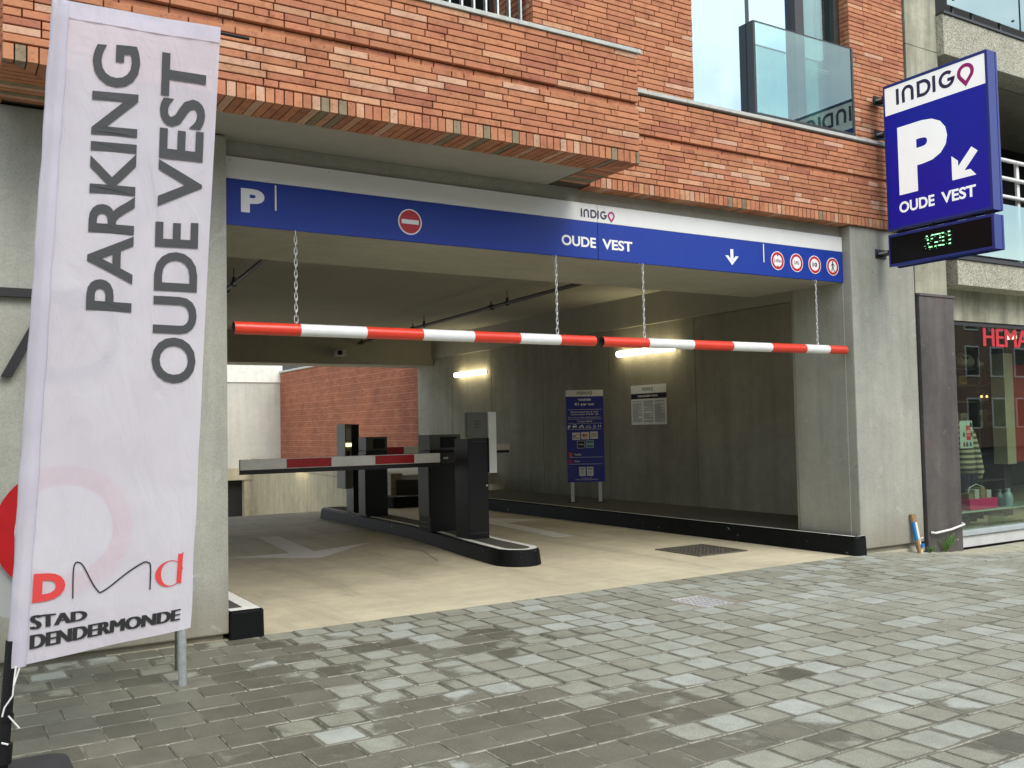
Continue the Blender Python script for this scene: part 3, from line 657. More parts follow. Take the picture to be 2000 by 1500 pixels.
# recessed facade
fac = empty('apartment_building', (7.2, 6.9, 3.58), 'red brick apartment front with a glass balustrade window above the parking sign', 'building')
YL, YU = 6.695, 6.745
low = courses(XB1 + .01, 9.60, ZR, 4.525, YL, recess=8)
upl = courses(4.452, 6.322, 4.562, 6.2, YU)
upr = courses(8.652, 9.60, 4.562, 6.6, YU)
lay(low + upl + upr, fac)
ups = courses(4.452, 6.322, 6.2, 9.5, YU) + courses(8.652, 9.60, 6.6, 9.5, YU) + courses(6.322, 8.652, 7.2, 9.5, YU) + courses(-3.5, 4.452, 7.2, 9.5, YU)
mb = MB()
for (x, y, z, w, h) in ups:
    v, f = brick_geo(w, .06, h); mb.add([(a + x, b + y, c + z) for a, b, c in v], f)
for (x, y, z, w, h) in courses(-3.5, XB0 - .06, ZR, 4.55, YL):
    v, f = brick_geo(w, .06, h); mb.add([(a + x, b + y, c + z) for a, b, c in v], f)
mb.build('upper_brick_courses', M_BRICK, fac, kind='stuff')
mb = MB(); mb.box(-3.5, 9.60, YL + .05, 7.5, 3.60, 4.524); mb.box(4.462, 6.312, YU + .05, 7.5, 4.53, 9.5); mb.box(8.662, 9.60, YU + .05, 7.5, 4.53, 9.5)
mb.box(6.312, 8.662, YU + .05, 7.5, 7.22, 9.5); mb.box(-3.5, 4.462, YU + .05, 7.5, 7.22, 9.5)
mb.build('backing_wall', M_MORTAR, fac)
# reveals (left-facing)
def reveal(x, y0, y1_, z0, z1):
    z = z0; mb = MB(); k = 0
    while z < z1:
        ys = [y0, y0 + .10, y1_] if k % 2 else [y0, y1_]
        for a, b in zip(ys[:-1], ys[1:]): mb.box(x, x + .01, a + .003, b - .003, z + BJ / 2, z + CH - BJ / 2)
        z += CH; k += 1
    return mb
reveal(8.6505, YU + .061, 6.98, 4.562, 6.6).build('reveal_bricks', M_BRICK, fac, kind='stuff')
mb = reveal(4.4505, YU + .061, 7.1, 4.562, 5.8); mb2 = reveal(4.4505, 7.1, 7.4, 4.562, 5.8); mb.add(mb2.v, mb2.f)
mb.build('reveal_bricks', M_BRICK, fac, kind='stuff')
# rowlock of the lower band
x = XB1 + .055
while x < 9.595:
    rowlock([(x + g / 2, YL + random.uniform(-.002, .002)), (min(x + P, 9.6) - g / 2, YL + random.uniform(-.002, .002)), (min(x + P, 9.6) - g / 2, 6.868), (x + g / 2, 6.868)], ZB, ZR - BJ, fac); x += P
x = -3.5
mb = MB()
while x < XB0 - .01:
    mb.box(x + g / 2, x + P - g / 2, YL, 6.868, ZB, ZR - BJ); x += P
mb.build('rowlock_courses', M_ROWLOCK, fac, kind='stuff')
x = XB1 + .03
while x < 9.6:
    w = min(1.2, 9.6 - x); mb = MB(); mb.box(x + .001, x + w - .001, YL - .02, 6.90, 4.5255, 4.560); mb.build('coping_stone', M_COPING, fac, bevel=.003); x += w

# window with frame, panes, curtain, balustrade
YG = 6.93
win = MB()
WX0, WX1, WZ0, WZ1 = 6.33, 8.65, 4.561, 7.2
win.box(WX0, WX0 + .012, YG - .05, YG + .07, WZ0, WZ1).box(WX1 - .09, WX1, YG - .06, YG + .07, WZ0, WZ1)
win.box(7.10, 7.20, YG - .09, YG + .07, WZ0, WZ1).box(7.92, 8.055, YG - .07, YG + .07, WZ0, WZ1)
win.box(7.20, 7.92, YG - .05, YG + .07, WZ0, WZ0 + .06).box(8.055, WX1 - .09, YG - .05, YG + .07, WZ0, WZ0 + .06).box(WX0 + .012, 7.10, YG - .05, YG + .07, WZ0, WZ0 + .012)
WIN = win.build('window', M_FRAME, fac)
for a, b in ((WX0 + .012, 7.10), (7.20, 7.92), (8.055, WX1 - .09)):
    yp = 6.80 if a < 7 else YG; mb = MB(); mb.box(a, b, yp, yp + .012, WZ0 + .012 if a < 7 else WZ0 + .06, WZ1); mb.build('pane', M_GLASSW if a < 8 else M_GLASSB, WIN)
mb = MB(); nn = 60
cz = [4.6, 7.2]; vs = [(8.02 + .6 * i / nn, YG + .12 + .018 * math.sin(i * 1.1) + .01 * math.sin(i * .37), z) for z in cz for i in range(nn + 1)]
mb.add(vs, [(i, i + 1, nn + 2 + i, nn + 1 + i) for i in range(nn)]); mb.build('curtain', plain('sheer_curtain', (.48, .53, .60), .9, var=.1), WIN, smooth=60)
mb = MB()
for z in (5.33, 5.36): mb.box(8.055, WX1 - .09, YG + .03, YG + .045, z, z + .008)
mb.build('blind_cord', M_WHITE, WIN)
mb = MB(); mb.box(6.2, 8.9, 9.0, 9.1, 4.4, 7.4).box(6.2, 8.9, 7.5, 9.0, 4.45, 4.54); mb.build('room', M_DARK, fac)
# balustrade
bal = MB(); bal.box(7.105, 7.135, 6.70, 6.92, 4.565, 5.55).box(8.615, 8.645, 6.70, 6.92, 4.565, 5.55); bal.box(7.135, 8.615, 6.70, 6.735, 4.565, 4.60)
BAL = bal.build('balustrade', M_FRAME, fac, bevel=.003)
mb = MB(); mb.box(7.135, 8.615, 6.708, 6.724, 4.60, 5.545); mb.build('glass_panel', M_GLASSB, BAL)
mb = MB(); mb.box(7.135, 8.615, 6.705, 6.727, 5.545, 5.553); mb.build('glass_edge', M_FRAME, BAL)
# loggia behind the balcony
mb = MB(); mb.box(-3.5, 4.45, 9.0, 9.1, 4.4, 7.3).box(-3.5, 4.45, 6.9, 9.0, 4.44, 4.53).box(-3.5, 4.6, 7.5, 9.1, 7.2, 7.3).box(4.47, 4.6, 7.4, 9, 4.4, 7.3); mb.build('loggia', M_DARK, fac)
rail = empty('balcony_railing', (3.2, 6.86, 4.53), 'railing of thin pale vertical bars in the dark opening above the brick balcony', 'railing')
x = 4.395; k = 0
while x > .6:
    mb = MB(); mb.box(x - .008, x + .008, 6.84, 6.88, 4.53, 5.55); mb.build('bar', M_STEEL, rail); x -= .118
mb = MB(); mb.box(.55, 4.45, 6.83, 6.89, 5.55, 5.59); mb.build('handrail', M_STEEL, rail)
mb = MB(); mb.tube([(4.2, 6.95, 4.55), (4.22, 6.96, 4.72), (4.30, 6.93, 4.80), (4.38, 6.88, 4.82)], .006).tube([(4.1, 6.97, 4.72), (4.14, 6.96, 4.83), (4.12, 6.95, 4.95)], .004)
mb.build('dry_twig', M_WOOD, rail)

# ================================================================== GARAGE SHELL
def struct(name, m, boxes, bevel=0):
    mb = MB()
    for b in boxes: mb.box(*b)
    return mb.build(name, m, None, bevel=bevel, kind='structure')
lint = struct('lintel_beam', M_LINTEL, [(1.797, 8.534, 6.875, 8.18, 2.972, 3.60)])
struct('garage_ceiling', M_CEIL, [(1.0, 9.86, 8.181, 19.8, 3.55, 3.75)])
struct('back_beam', M_CEIL, [(1.2, 9.86, 19.36, 20.2, 2.895, 3.549)])
struct('side_beam', M_CEIL, [(9.80, 10.2, 7.6, 19.359, 3.06, 3.549)])
struct('left_garage_wall', M_CONCD, [(1.0, 1.2, 7.571, 20.2, -3, 3.549)])
rw = struct('right_garage_wall', M_MORTAR, [(9.872, 10.2, 7.572, 20.2, -.3, 3.059)])
ys = [7.575, 8.62, 10.66, 12.80, 14.85, 16.75, 18.47, 20.2]
for a, b in zip(ys[:-1], ys[1:]):
    mb = MB(); mb.box(9.845, 9.871, a + .006, b - .006, 0, 3.055); mb.build('wall_panel', M_CONCD, rw, bevel=.003)
mb = MB(); mb.box(8.54, 9.87, 7.572, 7.6, 0, 3.55); mb.build('pillar_return', M_CONCD, rw)
# beyond: court with brick wall, pale wall, ramp
mbk, t, b, l = mat('court_brick'); p = N(t, 'ShaderNodeNewGeometry')
bt = N(t, 'ShaderNodeTexBrick', i={'Scale': 1, 'Mortar Size': .006, 'Brick Width': .21, 'Row Height': .065, 'Color1': (.26, .075, .034, 1), 'Color2': (.33, .115, .055, 1), 'Mortar': (.30, .13, .075, 1), 'Bias': -.2})
sxyz = N(t, 'ShaderNodeSeparateXYZ'); l(p.outputs['Position'], sxyz.inputs[0]); cx_ = N(t, 'ShaderNodeCombineXYZ'); l(sxyz.outputs[1], cx_.inputs[0]); l(sxyz.outputs[2], cx_.inputs[1]); l(cx_.outputs[0], bt.inputs['Vector'])
bt2 = N(t, 'ShaderNodeTexBrick', i={'Scale': 1, 'Mortar Size': .012, 'Brick Width': .9, 'Row Height': .195, 'Color1': (1, 1, 1, 1), 'Color2': (.93, .93, .93, 1), 'Mortar': (1.25, 1.35, 1.4, 1)}); l(cx_.outputs[0], bt2.inputs['Vector'])
mu = N(t, 'ShaderNodeMix', data_type='RGBA', blend_type='MULTIPLY', i={0: 1}); l(bt.outputs[0], mu.inputs[6]); l(bt2.outputs[0], mu.inputs[7])
nn_ = N(t, 'ShaderNodeTexNoise', i={'Scale': 1.3, 'Detail': 6}); l(p.outputs['Position'], nn_.inputs['Vector']); rr_ = ramp(t, [(.3, (.8, .8, .8)), (.7, (1.15, 1.15, 1.15))]); l(nn_.outputs['Fac'], rr_.inputs[0])
mu2 = N(t, 'ShaderNodeMix', data_type='RGBA', blend_type='MULTIPLY', i={0: 1}); l(mu.outputs[2], mu2.inputs[6]); l(rr_.outputs[0], mu2.inputs[7]); l(mu2.outputs[2], b.inputs['Base Color']); b.inputs['Roughness'].default_value = .9
cw = empty('court_brick_wall', (9.95, 25.5, .5), 'long red brick wall seen through the garage in the open court', 'wall')
mb = MB(); mb.box(9.90, 10.2, 20.21, 30.69, .4, 3.40); mb.build('brickwork', mbk, cw)
mb = MB(); mb.box(9.86, 10.24, 20.21, 30.69, 3.401, 3.46); mb.build('coping', M_COPING, cw)
pw = empty('pale_court_wall', (7, 30.9, 0), 'pale concrete wall with a bright top band at the far end of the ramp', 'wall')
mb = MB(); mb.box(3, 9.95, 30.7, 31.2, .30, 3.08); mb.build('wall_face', M_PALEW, pw)
mb = MB(); mb.box(3, 9.97, 30.66, 31.2, 3.085, 3.95); mb.build('top_band', plain('white_render', (.72, .74, .66), .7), pw)
mb = MB(); mb.box(3, 8.96, 30.68, 31.2, -.08, .299); mb.build('lintel', M_BOARD, pw)
mb = MB(); mb.box(8.70, 8.97, 30.72, 31.2, -3, -.081); mb.build('jamb', M_BOARD, pw)
mb = MB(); mb.box(3, 8.70, 31.0, 31.19, -3, -.081); mb.build('dark_opening', M_DARK, pw)
par = empty('ramp_parapet', (8.2, 23, .3), 'board marked concrete parapet along the ramp with a small lit lamp', 'wall')
mb = MB(); mb.prism([(7.50, 16.62), (7.74, 16.60), (9.2, 30.68), (8.96, 30.68)], -3, .605); mb.build('wall_face', M_BOARD, par)
mb = MB(); mb.prism([(7.494, 16.64), (7.498, 16.64), (8.957, 30.67), (8.953, 30.67)], .395, .405); mb.build('joint_line', M_PIPE, par)
struct('court_slab', M_PALEW, [(9.21, 9.90, 16.7, 30.69, .3, .555), (9.90, 14, 30.7, 34, .3, .55)])
mb = MB(); mb.prism([(7.745, 16.8), (9.205, 16.8), (9.205, 30.68)], .3, .556); mb.build('court_paving', M_PALEW, None, kind='structure')
dk = empty('grey_plinth', (8.6, 16.2, .2), 'low dark grey painted plinth at the far end of the right kerb', 'plinth')
mb = MB(); mb.prism([(7.60, 16.60), (8.1, 16.15), (8.33, 15.7), (8.95, 16.69), (7.75, 16.69)], .2, .49); mb.build('body', M_DARKG, dk, bevel=.01)
nb = empty('far_roof', (11, 36, 4), 'dark grey roof behind the court wall', 'roof')
mb = MB(); mb.box(2, 20, 34.2, 40, 0, 5.6); mb.build('wall', M_DARKG, nb)
mb = MB(); mb.add([(2, 34.0, 5.55), (20, 34.0, 5.55), (20, 40.2, 6.5), (2, 40.2, 6.5), (2, 34.0, 5.65), (20, 34.0, 5.65), (20, 40.2, 6.6), (2, 40.2, 6.6)], [(0, 3, 2, 1), (4, 5, 6, 7), (0, 1, 5, 4), (1, 2, 6, 5), (2, 3, 7, 6), (3, 0, 4, 7)])
mb.build('roof', M_CABG, nb)

# lamps
def wall_lamp(name, label, p0, p1, out, r=.045, g_=None):
    p0, p1, out = Vector(p0), Vector(p1), Vector(out); d = (p1 - p0).normalized(); c = (p0 + p1) / 2
    e = empty(name, c, label, 'lamp', 'lit tube lamps of the garage')
    mb = MB(); a = p0 - out * .0; b_ = p1
    u = Vector((0, 0, 1))
    vs = []
    for q in (p0 + d * .02, p1 - d * .02):
        for s_, z_ in ((-.0, -.03), (-.0, .03), (-.035, .03), (-.035, -.03)): vs.append(q - out * s_ * 1 + u * z_)
    mb.add([q + out * o_ + u * z_ for q in (p0, p1) for o_, z_ in ((0, -.03), (0, .03), (.03, .03), (.03, -.03))],
           [(0, 1, 2, 3), (7, 6, 5, 4), (0, 4, 5, 1), (1, 5, 6, 2), (2, 6, 7, 3), (3, 7, 4, 0)]); mb.build('housing', M_CABL, e)
    mb = MB(); pts = [p0 + out * .07 + d * .0, p0 + out * .07 + d * .03, p1 + out * .07 - d * .03, p1 + out * .07]
    mb.tube(pts, r, 14); mb.build('cover', M_LAMP, e, smooth=50)
wall_lamp('tube_lamp', 'lit tube lamp high on the concrete wall deep in the garage, near the brick court', (9.842, 18.15, 2.61), (9.842, 16.9, 2.61), (-1, 0, 0), .052)
wall_lamp('tube_lamp', 'lit tube lamp on the concrete wall behind the shorter striped bar', (9.842, 12.43, 2.63), (9.842, 11.05, 2.63), (-1, 0, 0), .05)
wall_lamp('tube_lamp', 'small lit lamp on the ramp parapet under the white boom', (8.32, 24.6, .56), (8.18, 23.2, .56), (-.995, .1, 0), .055)

# pipes under the ceiling
def pipe(label, p0, p1, hang, r=.028):
    e = empty('ceiling_pipe', p0, label, 'pipe', 'dark pipes under the garage ceiling')
    p0, p1 = Vector(p0), Vector(p1); mb = MB(); mb.cyl(p0, p1, r, 10); mb.build('pipe_run', M_PIPE, e, smooth=50)
    for t_ in hang:
        q = p0.lerp(p1, t_)
        mb = MB(); mb.cyl(q + Vector((0, 0, r + .03)), (q.x, q.y, 3.55), .006, 6); mb.cyl(q - Vector((0, .02, 0)), q + Vector((0, .02, 0)), r + .012, 10); mb.box(q.x - .02, q.x + .02, q.y - .008, q.y + .008, q.z + r, q.z + r + .06); mb.build('hanger', M_PIPE, e)
        q = p0.lerp(p1, t_ + .05); mb = MB(); mb.cyl(q - Vector((0, .05, 0)), q + Vector((0, .05, 0)), r + .018, 10); mb.cyl(q, q + Vector((0, 0, .10)), .01, 6); mb.build('coupling', M_PIPE, e)
pipe('long dark pipe hung under the garage ceiling above the longer striped bar', (7.25, 8.3, 3.35), (7.98, 19.3, 3.35), (.36, .66, .93))
pipe('short dark pipe run at the ceiling corner beside the left pier', (2.95, 8.3, 3.35), (3.95, 19.3, 3.35), (.34, .6))
cm = empty('security_camera', (7.52, 19.25, 3.1), 'small pale security camera fixed to the beam at the back of the garage', 'camera')
mb = MB(); mb.box(7.41, 7.63, 19.10, 19.30, 3.05, 3.19); mb.build('body', M_CABL, cm, bevel=.012)
mb = MB(); mb.cyl((7.47, 19.10, 3.12), (7.47, 19.06, 3.12), .05, 18); mb.build('lens', M_SCREEN, cm)
mb = MB(); mb.box(7.48, 7.56, 19.30, 19.36, 3.08, 3.16); mb.build('bracket', M_PIPE, cm)

# ================================================================== KERBS AND ISLAND
def rounded(poly, rads, n=6):
    out = []; k = len(poly)
    for i in range(k):
        p = Vector(poly[i]); a = Vector(poly[i - 1]); c = Vector(poly[(i + 1) % k]); r = rads[i] if isinstance(rads, list) else rads
        if r <= 0: out.append(tuple(p)); continue
        d1 = (a - p).normalized(); d2 = (c - p).normalized(); ang = d1.angle(d2); tl = min(r / math.tan(ang / 2), .49 * (a - p).length, .49 * (c - p).length)
        s = p + d1 * tl; e = p + d2 * tl
        for j in range(n + 1):
            t_ = j / n; out.append(tuple(s.lerp(p, t_).lerp(p.lerp(e, t_), t_)))
    return out
def inset(poly, d):
    n = len(poly); o = []
    ar = sum(poly[i][0] * poly[(i + 1) % n][1] - poly[(i + 1) % n][0] * poly[i][1] for i in range(n)); sg = 1 if ar > 0 else -1
    for i in range(n):
        p = Vector(poly[i]); a = Vector(poly[i - 1]); c = Vector(poly[(i + 1) % n])
        if (p - a).length < 1e-6 or (c - p).length < 1e-6: o.append(tuple(p)); continue
        n1 = Vector((-(p - a).y, (p - a).x)).normalized(); n2 = Vector((-(c - p).y, (c - p).x)).normalized(); m_ = (n1 + n2).normalized()
        o.append(tuple(p + m_ * sg * d / max(.5, m_.dot(n1))))
    return o
def kerb(name, label, poly, h, white=(.02, .10), batter=.02, both=True, cat='kerb'):
    c = Vector((sum(p[0] for p in poly) / len(poly), sum(p[1] for p in poly) / len(poly), 0))
    e = empty(name, c, label, cat)
    top = inset(poly, batter); n = len(poly); mb = MB()
    top2 = inset(poly, batter + .018)
    for A, za, B, zb in ((poly, 0, top, h - .018), (top, h - .018, top2, h)):
        mb.add([(p[0], p[1], za) for p in A] + [(p[0], p[1], zb) for p in B], [(i, (i + 1) % n, n + (i + 1) % n, n + i) for i in range(n)])
    ar = sum(poly[i][0] * poly[(i + 1) % n][1] - poly[(i + 1) % n][0] * poly[i][1] for i in range(n))
    if ar < 0: mb.f = [list(reversed(f)) for f in mb.f]
    tf = list(range(n)) if ar > 0 else list(range(n - 1, -1, -1))
    mb.add([(p[0], p[1], h) for p in top2], [tf], 1)
    mb.build('body', [M_KERB, M_KTOP], e, smooth=35)
    return e, top2
def ring(mb, outer, d, z):
    inn = inset(outer, d); n = len(outer)
    mb.add([(p[0], p[1], z) for p in outer] + [(p[0], p[1], z) for p in inn], [(i, (i + 1) % n, n + (i + 1) % n, n + i) for i in range(n)])
isl = [(5.53, 15.1), (5.49, 13.2), (5.43, 11.46), (5.30, 10.4), (5.17, 9.55), (5.09, 8.85)] + [(5.33 - .27 * math.cos(a), 8.66 - .34 * math.sin(a)) for a in [R(12 + 156 * i / 12) for i in range(13)]] + [(5.64, 9.3), (5.76, 10.2), (5.93, 11.4), (6.03, 13.2), (6.06, 15.1)]
isl = isl + [tuple(p) for p in [(5.95, 15.25), (5.65, 15.25)]]
IZ = .17
e, tp = kerb('traffic_island', 'narrow black kerb island with a white painted rim carrying the barrier machines', isl, IZ, cat='traffic island')
mb = MB(); ring(mb, inset(tp, .004), .080, IZ + .003); mb.build('white_rim', M_LINE, e)
rk = rounded([(8.43, 6.715), (8.60, 6.715), (8.60, 6.735), (8.534, 6.735), (8.534, 7.568), (9.84, 7.60), (9.84, 16.3), (8.0, 16.58), (7.45, 16.62), (7.2, 16.3), (7.30, 16.0), (8.1, 15.9), (8.37, 14.6), (8.39, 9.5)], [.07, .02, 0, 0, 0, 0, 0, .05, .08, .1, .1, .3, .5, 0])
e, tp = kerb('kerb', 'long black kerb with a thin white edge line along the right garage wall', rk, .205, batter=.006)
wl_ = [(8.45, 6.75), (8.42, 9.5), (8.40, 14.55), (8.30, 15.3), (8.08, 15.95), (7.72, 16.02), (7.38, 16.08)]
v, f = stroke(wl_, .05); mb = MB(); mb.add([(a, b_, .208) for a, b_ in v], f); v, f = stroke([(8.476, 6.745), (8.58, 6.737)], .022); mb.add([(a, b_, .208) for a, b_ in v], f); mb.build('white_line', M_LINE, e)
lk = rounded([(1.797, 6.715), (2.05, 6.715), (2.05, 12.5), (1.797, 12.5)], [.01, .06, 0, 0])
e, tp = kerb('kerb', 'short black kerb end with a broad white rim at the foot of the left pier', lk, .2, batter=.004)
mb = MB(); v, f = stroke([(1.80, 6.775), (1.965, 6.775), (1.965, 12.4)], .105); mb.add([(a, b_, .203) for a, b_ in v], f); mb.build('white_rim', M_LINE, e)

# ================================================================== BARRIER MACHINES
def boom(e, x0, x1, y, z0, z1, segs, flip=False):
    for (a, b_, red) in segs:
        mb = MB(); mb.box(a, b_, y - .022, y + .022, z0, z1)
        mb.build('red_sleeve' if red else 'white_sleeve', plain('boom_red', (.42, .008, .012), .4) if red else M_CABW, e, bevel=.003)
    mb = MB(); mb.box(x0, x1, y - .016, y + .016, z0 - .045, z0 - .001); mb.build('rubber_edge', M_BLACK, e)
M_CABW = plain('boom_white', (.78, .79, .76), .4)
M_BRED = plain('boom_red', (.42, .008, .012), .4)
g_ = 'barrier machines on the island'
# near terminal (A)
A = empty('parking_terminal', (5.42, 9.74, IZ), 'black pillar terminal with a tall pale grey head, nearest the street on the island', 'parking terminal', g_)
mb = MB(); mb.box(5.285, 5.55, 9.55, 9.88, IZ, 1.325); mb.build('cabinet', M_CABB, A, bevel=.006)
mb = MB(); mb.box(5.288, 5.548, 9.56, 9.63, 1.33, 1.63); mb.build('head', M_CABG, A, bevel=.006)
mb = MB(); mb.box(5.555, 5.665, 9.54, 9.96, .92, 1.635); mb.build('front_panel', M_CABL, A, bevel=.008)
mb = MB(); mb.box(5.55, 5.556, 9.53, 9.97, .93, 1.33); mb.build('gap', M_BLACK, A)
mb = MB()
for i in range(2):
    for j in range(3): mb.cyl((5.40 + i * .03, 9.561, 1.46 + j * .035), (5.40 + i * .03, 9.557, 1.46 + j * .035), .009, 8)
mb.build('speaker_holes', M_CABB, A)
mb = MB(); mb.box(5.30, 5.535, 9.5485, 9.5495, .235, .238); mb.box(5.30, 5.535, 9.5485, 9.5495, 1.29, 1.293); mb.build('panel_seam', M_CABG, A)
mb = MB(); mb.cyl((5.525, 9.55, .78), (5.525, 9.545, .78), .011, 10); mb.build('lock', M_STEEL, A)
# barrier cabinet (B) with boom over the exit lane
B = empty('barrier_machine', (5.5, 10.75, IZ), 'grey and black barrier cabinet with a screen holding the long white and red boom', 'barrier', g_)
mb = MB(); mb.box(5.285, 5.72, 10.53, 10.86, IZ, 1.18); mb.build('cabinet', M_CABB, B, bevel=.005)
mb = MB(); mb.box(5.285, 5.72, 10.53, 10.86, 1.185, 1.375); mb.build('head', M_CABG, B, bevel=.005)
mb = MB(); mb.box(5.268, 5.284, 10.55, 10.84, .36, 1.12); mb.build('door', M_CABG, B, bevel=.004)
mb = MB(); mb.box(5.43, 5.66, 10.524, 10.531, 1.21, 1.345); mb.build('screen', M_SCREEN, B)
mb = MB()
for i in range(3):
    for j in range(2): mb.box(5.280, 5.2845, 10.57 + i * .08, 10.63 + i * .08, .22 + j * .05, .245 + j * .05)
mb.build('vent_slot', M_CABG, B)
mb = MB(); mb.box(5.30, 5.72, 10.44, 10.525, 1.02, 1.15); mb.build('boom_clamp', M_BLACK, B, bevel=.004)
for px_ in (5.44, 5.475, 5.66):
    mb = MB(); mb.cyl((px_, 10.44, 1.085), (px_, 10.43, 1.085), .014, 10); mb.build('bolt', M_STEEL, B)
segs = [(2.90, 3.415, 0), (3.415, 3.96, 1), (3.96, 4.49, 0), (4.49, 5.015, 1), (5.015, 5.36, 0)]
for a, b_, red in segs:
    mb = MB(); mb.box(a, b_, 10.40, 10.45, 1.035, 1.15); mb.build('red_sleeve' if red else 'white_sleeve', M_CABW, B, bevel=.004)
    if red:
        mb = MB(); mb.box(a + .008, b_ - .008, 10.397, 10.3995, 1.042, 1.143); mb.build('red_reflector', M_BRED, B)
mb = MB(); mb.box(2.90, 5.36, 10.408, 10.442, .985, 1.034); mb.build('rubber_edge', M_BLACK, B)
# far pair
C = empty('barrier_machine', (5.67, 13.3, IZ), 'dark barrier cabinet with a screen, behind the long boom, reaching over the entry lane', 'barrier', g_)
mb = MB(); mb.box(5.50, 5.84, 13.05, 13.34, IZ, 1.14); mb.build('cabinet', M_CABB, C, bevel=.005)
mb = MB(); mb.box(5.50, 5.84, 13.05, 13.34, 1.145, 1.345); mb.build('head', M_CABG, C, bevel=.005)
mb = MB(); mb.box(5.61, 5.80, 13.044, 13.051, 1.17, 1.315); mb.build('screen', M_SCREEN, C)
mb = MB(); mb.box(5.484, 5.499, 13.07, 13.32, .2, 1.1); mb.build('door', M_CABG, C)
mb = MB(); mb.box(5.84, 5.95, 13.52, 13.60, 1.06, 1.16); mb.build('boom_clamp', M_BLACK, C)
xx = 5.95; k = 0
while k < 6:
    w = .388; b_ = xx + w; mb = MB(); mb.box(xx, b_, 13.53, 13.58, 1.07, 1.175); mb.build('red_sleeve' if k % 2 == 0 else 'white_sleeve', M_BRED if k % 2 == 0 else M_CABW, C); xx = b_ + .001; k += 1
mb = MB(); mb.box(5.95, 8.28, 13.54, 13.57, 1.03, 1.069); mb.build('rubber_edge', M_BLACK, C)
D = empty('parking_terminal', (5.65, 14.0, IZ), 'slim dark terminal with a lit ticket slot at the far end of the island', 'parking terminal', g_)
mb = MB(); mb.box(5.620, 5.800, 13.85, 14.15, IZ, 1.30); mb.build('cabinet', M_CABB, D, bevel=.005)
mb = MB(); mb.box(5.570, 5.700, 13.80, 14.12, .95, 1.545); mb.build('head', M_CABB, D, bevel=.005)
mb = MB(); mb.box(5.460, 5.568, 13.78, 14.14, .55, 1.55); mb.build('front_panel', plain('terminal_grey', (.19, .19, .17), .45), D, bevel=.006)
mb = MB(); mb.box(5.475, 5.555, 13.774, 13.779, 1.30, 1.48); mb.build('display', M_CABL, D)
mb = MB(); mb.box(5.470, 5.560, 13.765, 13.779, 1.20, 1.255); mb.build('ticket_slot', M_SLOT, D)
mb = MB(); mb.box(5.490, 5.530, 13.774, 13.779, 1.06, 1.13); mb.build('card_reader', M_BLACK, D)

# ================================================================== FASCIA SIGN
YS = 6.842
sg = empty('fascia_sign', (5.2, YS, 2.96), 'long blue and white parking fascia sign with prohibition discs over the garage entrance', 'sign')
for a, b_ in ((1.80, 5.176), (5.181, 8.528)):
    mb = MB(); mb.box(a, b_, YS, 6.872, 2.963, 3.301); mb.build('blue_panel', M_BLUE, sg, bevel=.003)
    mb = MB(); mb.box(a, b_, YS, 6.872, 3.303, 3.466); mb.build('white_panel', M_SWHITE, sg, bevel=.003)
YT = YS - .003
def ft(txt, x0, x1, z0, z1, m=M_WHITE, bold=.02, parent=sg, y=YT, name='lettering'):
    return lettering(txt, ((x0, y, z0), (x1, y, z0), (x0, y, z1)), m, parent, bold, name)
ft('P', 1.925, 2.10, 3.062, 3.240, bold=.05)
for a in (2.178, 7.298):
    mb = MB(); mb.box(a, a + .012, YT - .001, YT + .002, 3.098, 3.288); mb.build('divider_line', M_WHITE, sg)
ft('OUDE', 4.772, 5.152, 3.062, 3.157, bold=.03); ft('VEST', 5.225, 5.575, 3.062, 3.157, bold=.03)
logo((4.99, YT, 3.338), (1, 0, 0), (0, 0, 1), .385, sg)
mb = MB(); mb.box(6.832, 6.872, YT - .001, YT + .002, 3.09, 3.195); mb.prism([(6.76, 3.128), (6.80, 3.128), (6.852, 3.078), (6.904, 3.128), (6.945, 3.128), (6.852, 3.034)], YT - .0011, YT + .002, fn=lambda a, b_, c: (a, c, b_)); mb.build('arrow', M_WHITE, sg)
def disc(mb, cx, cz, r0, r1, y, mi, n=36):
    for i in range(n):
        a, b_ = 2 * math.pi * i / n, 2 * math.pi * (i + 1) / n
        if r0 <= 0: mb.add([(cx, y, cz), (cx + r1 * math.cos(a), y, cz + r1 * math.sin(a)), (cx + r1 * math.cos(b_), y, cz + r1 * math.sin(b_))], [(0, 1, 2)], mi)
        else: mb.add([(cx + r * math.cos(q), y, cz + r * math.sin(q)) for r, q in ((r0, a), (r1, a), (r1, b_), (r0, b_))], [(0, 1, 2, 3)], mi)
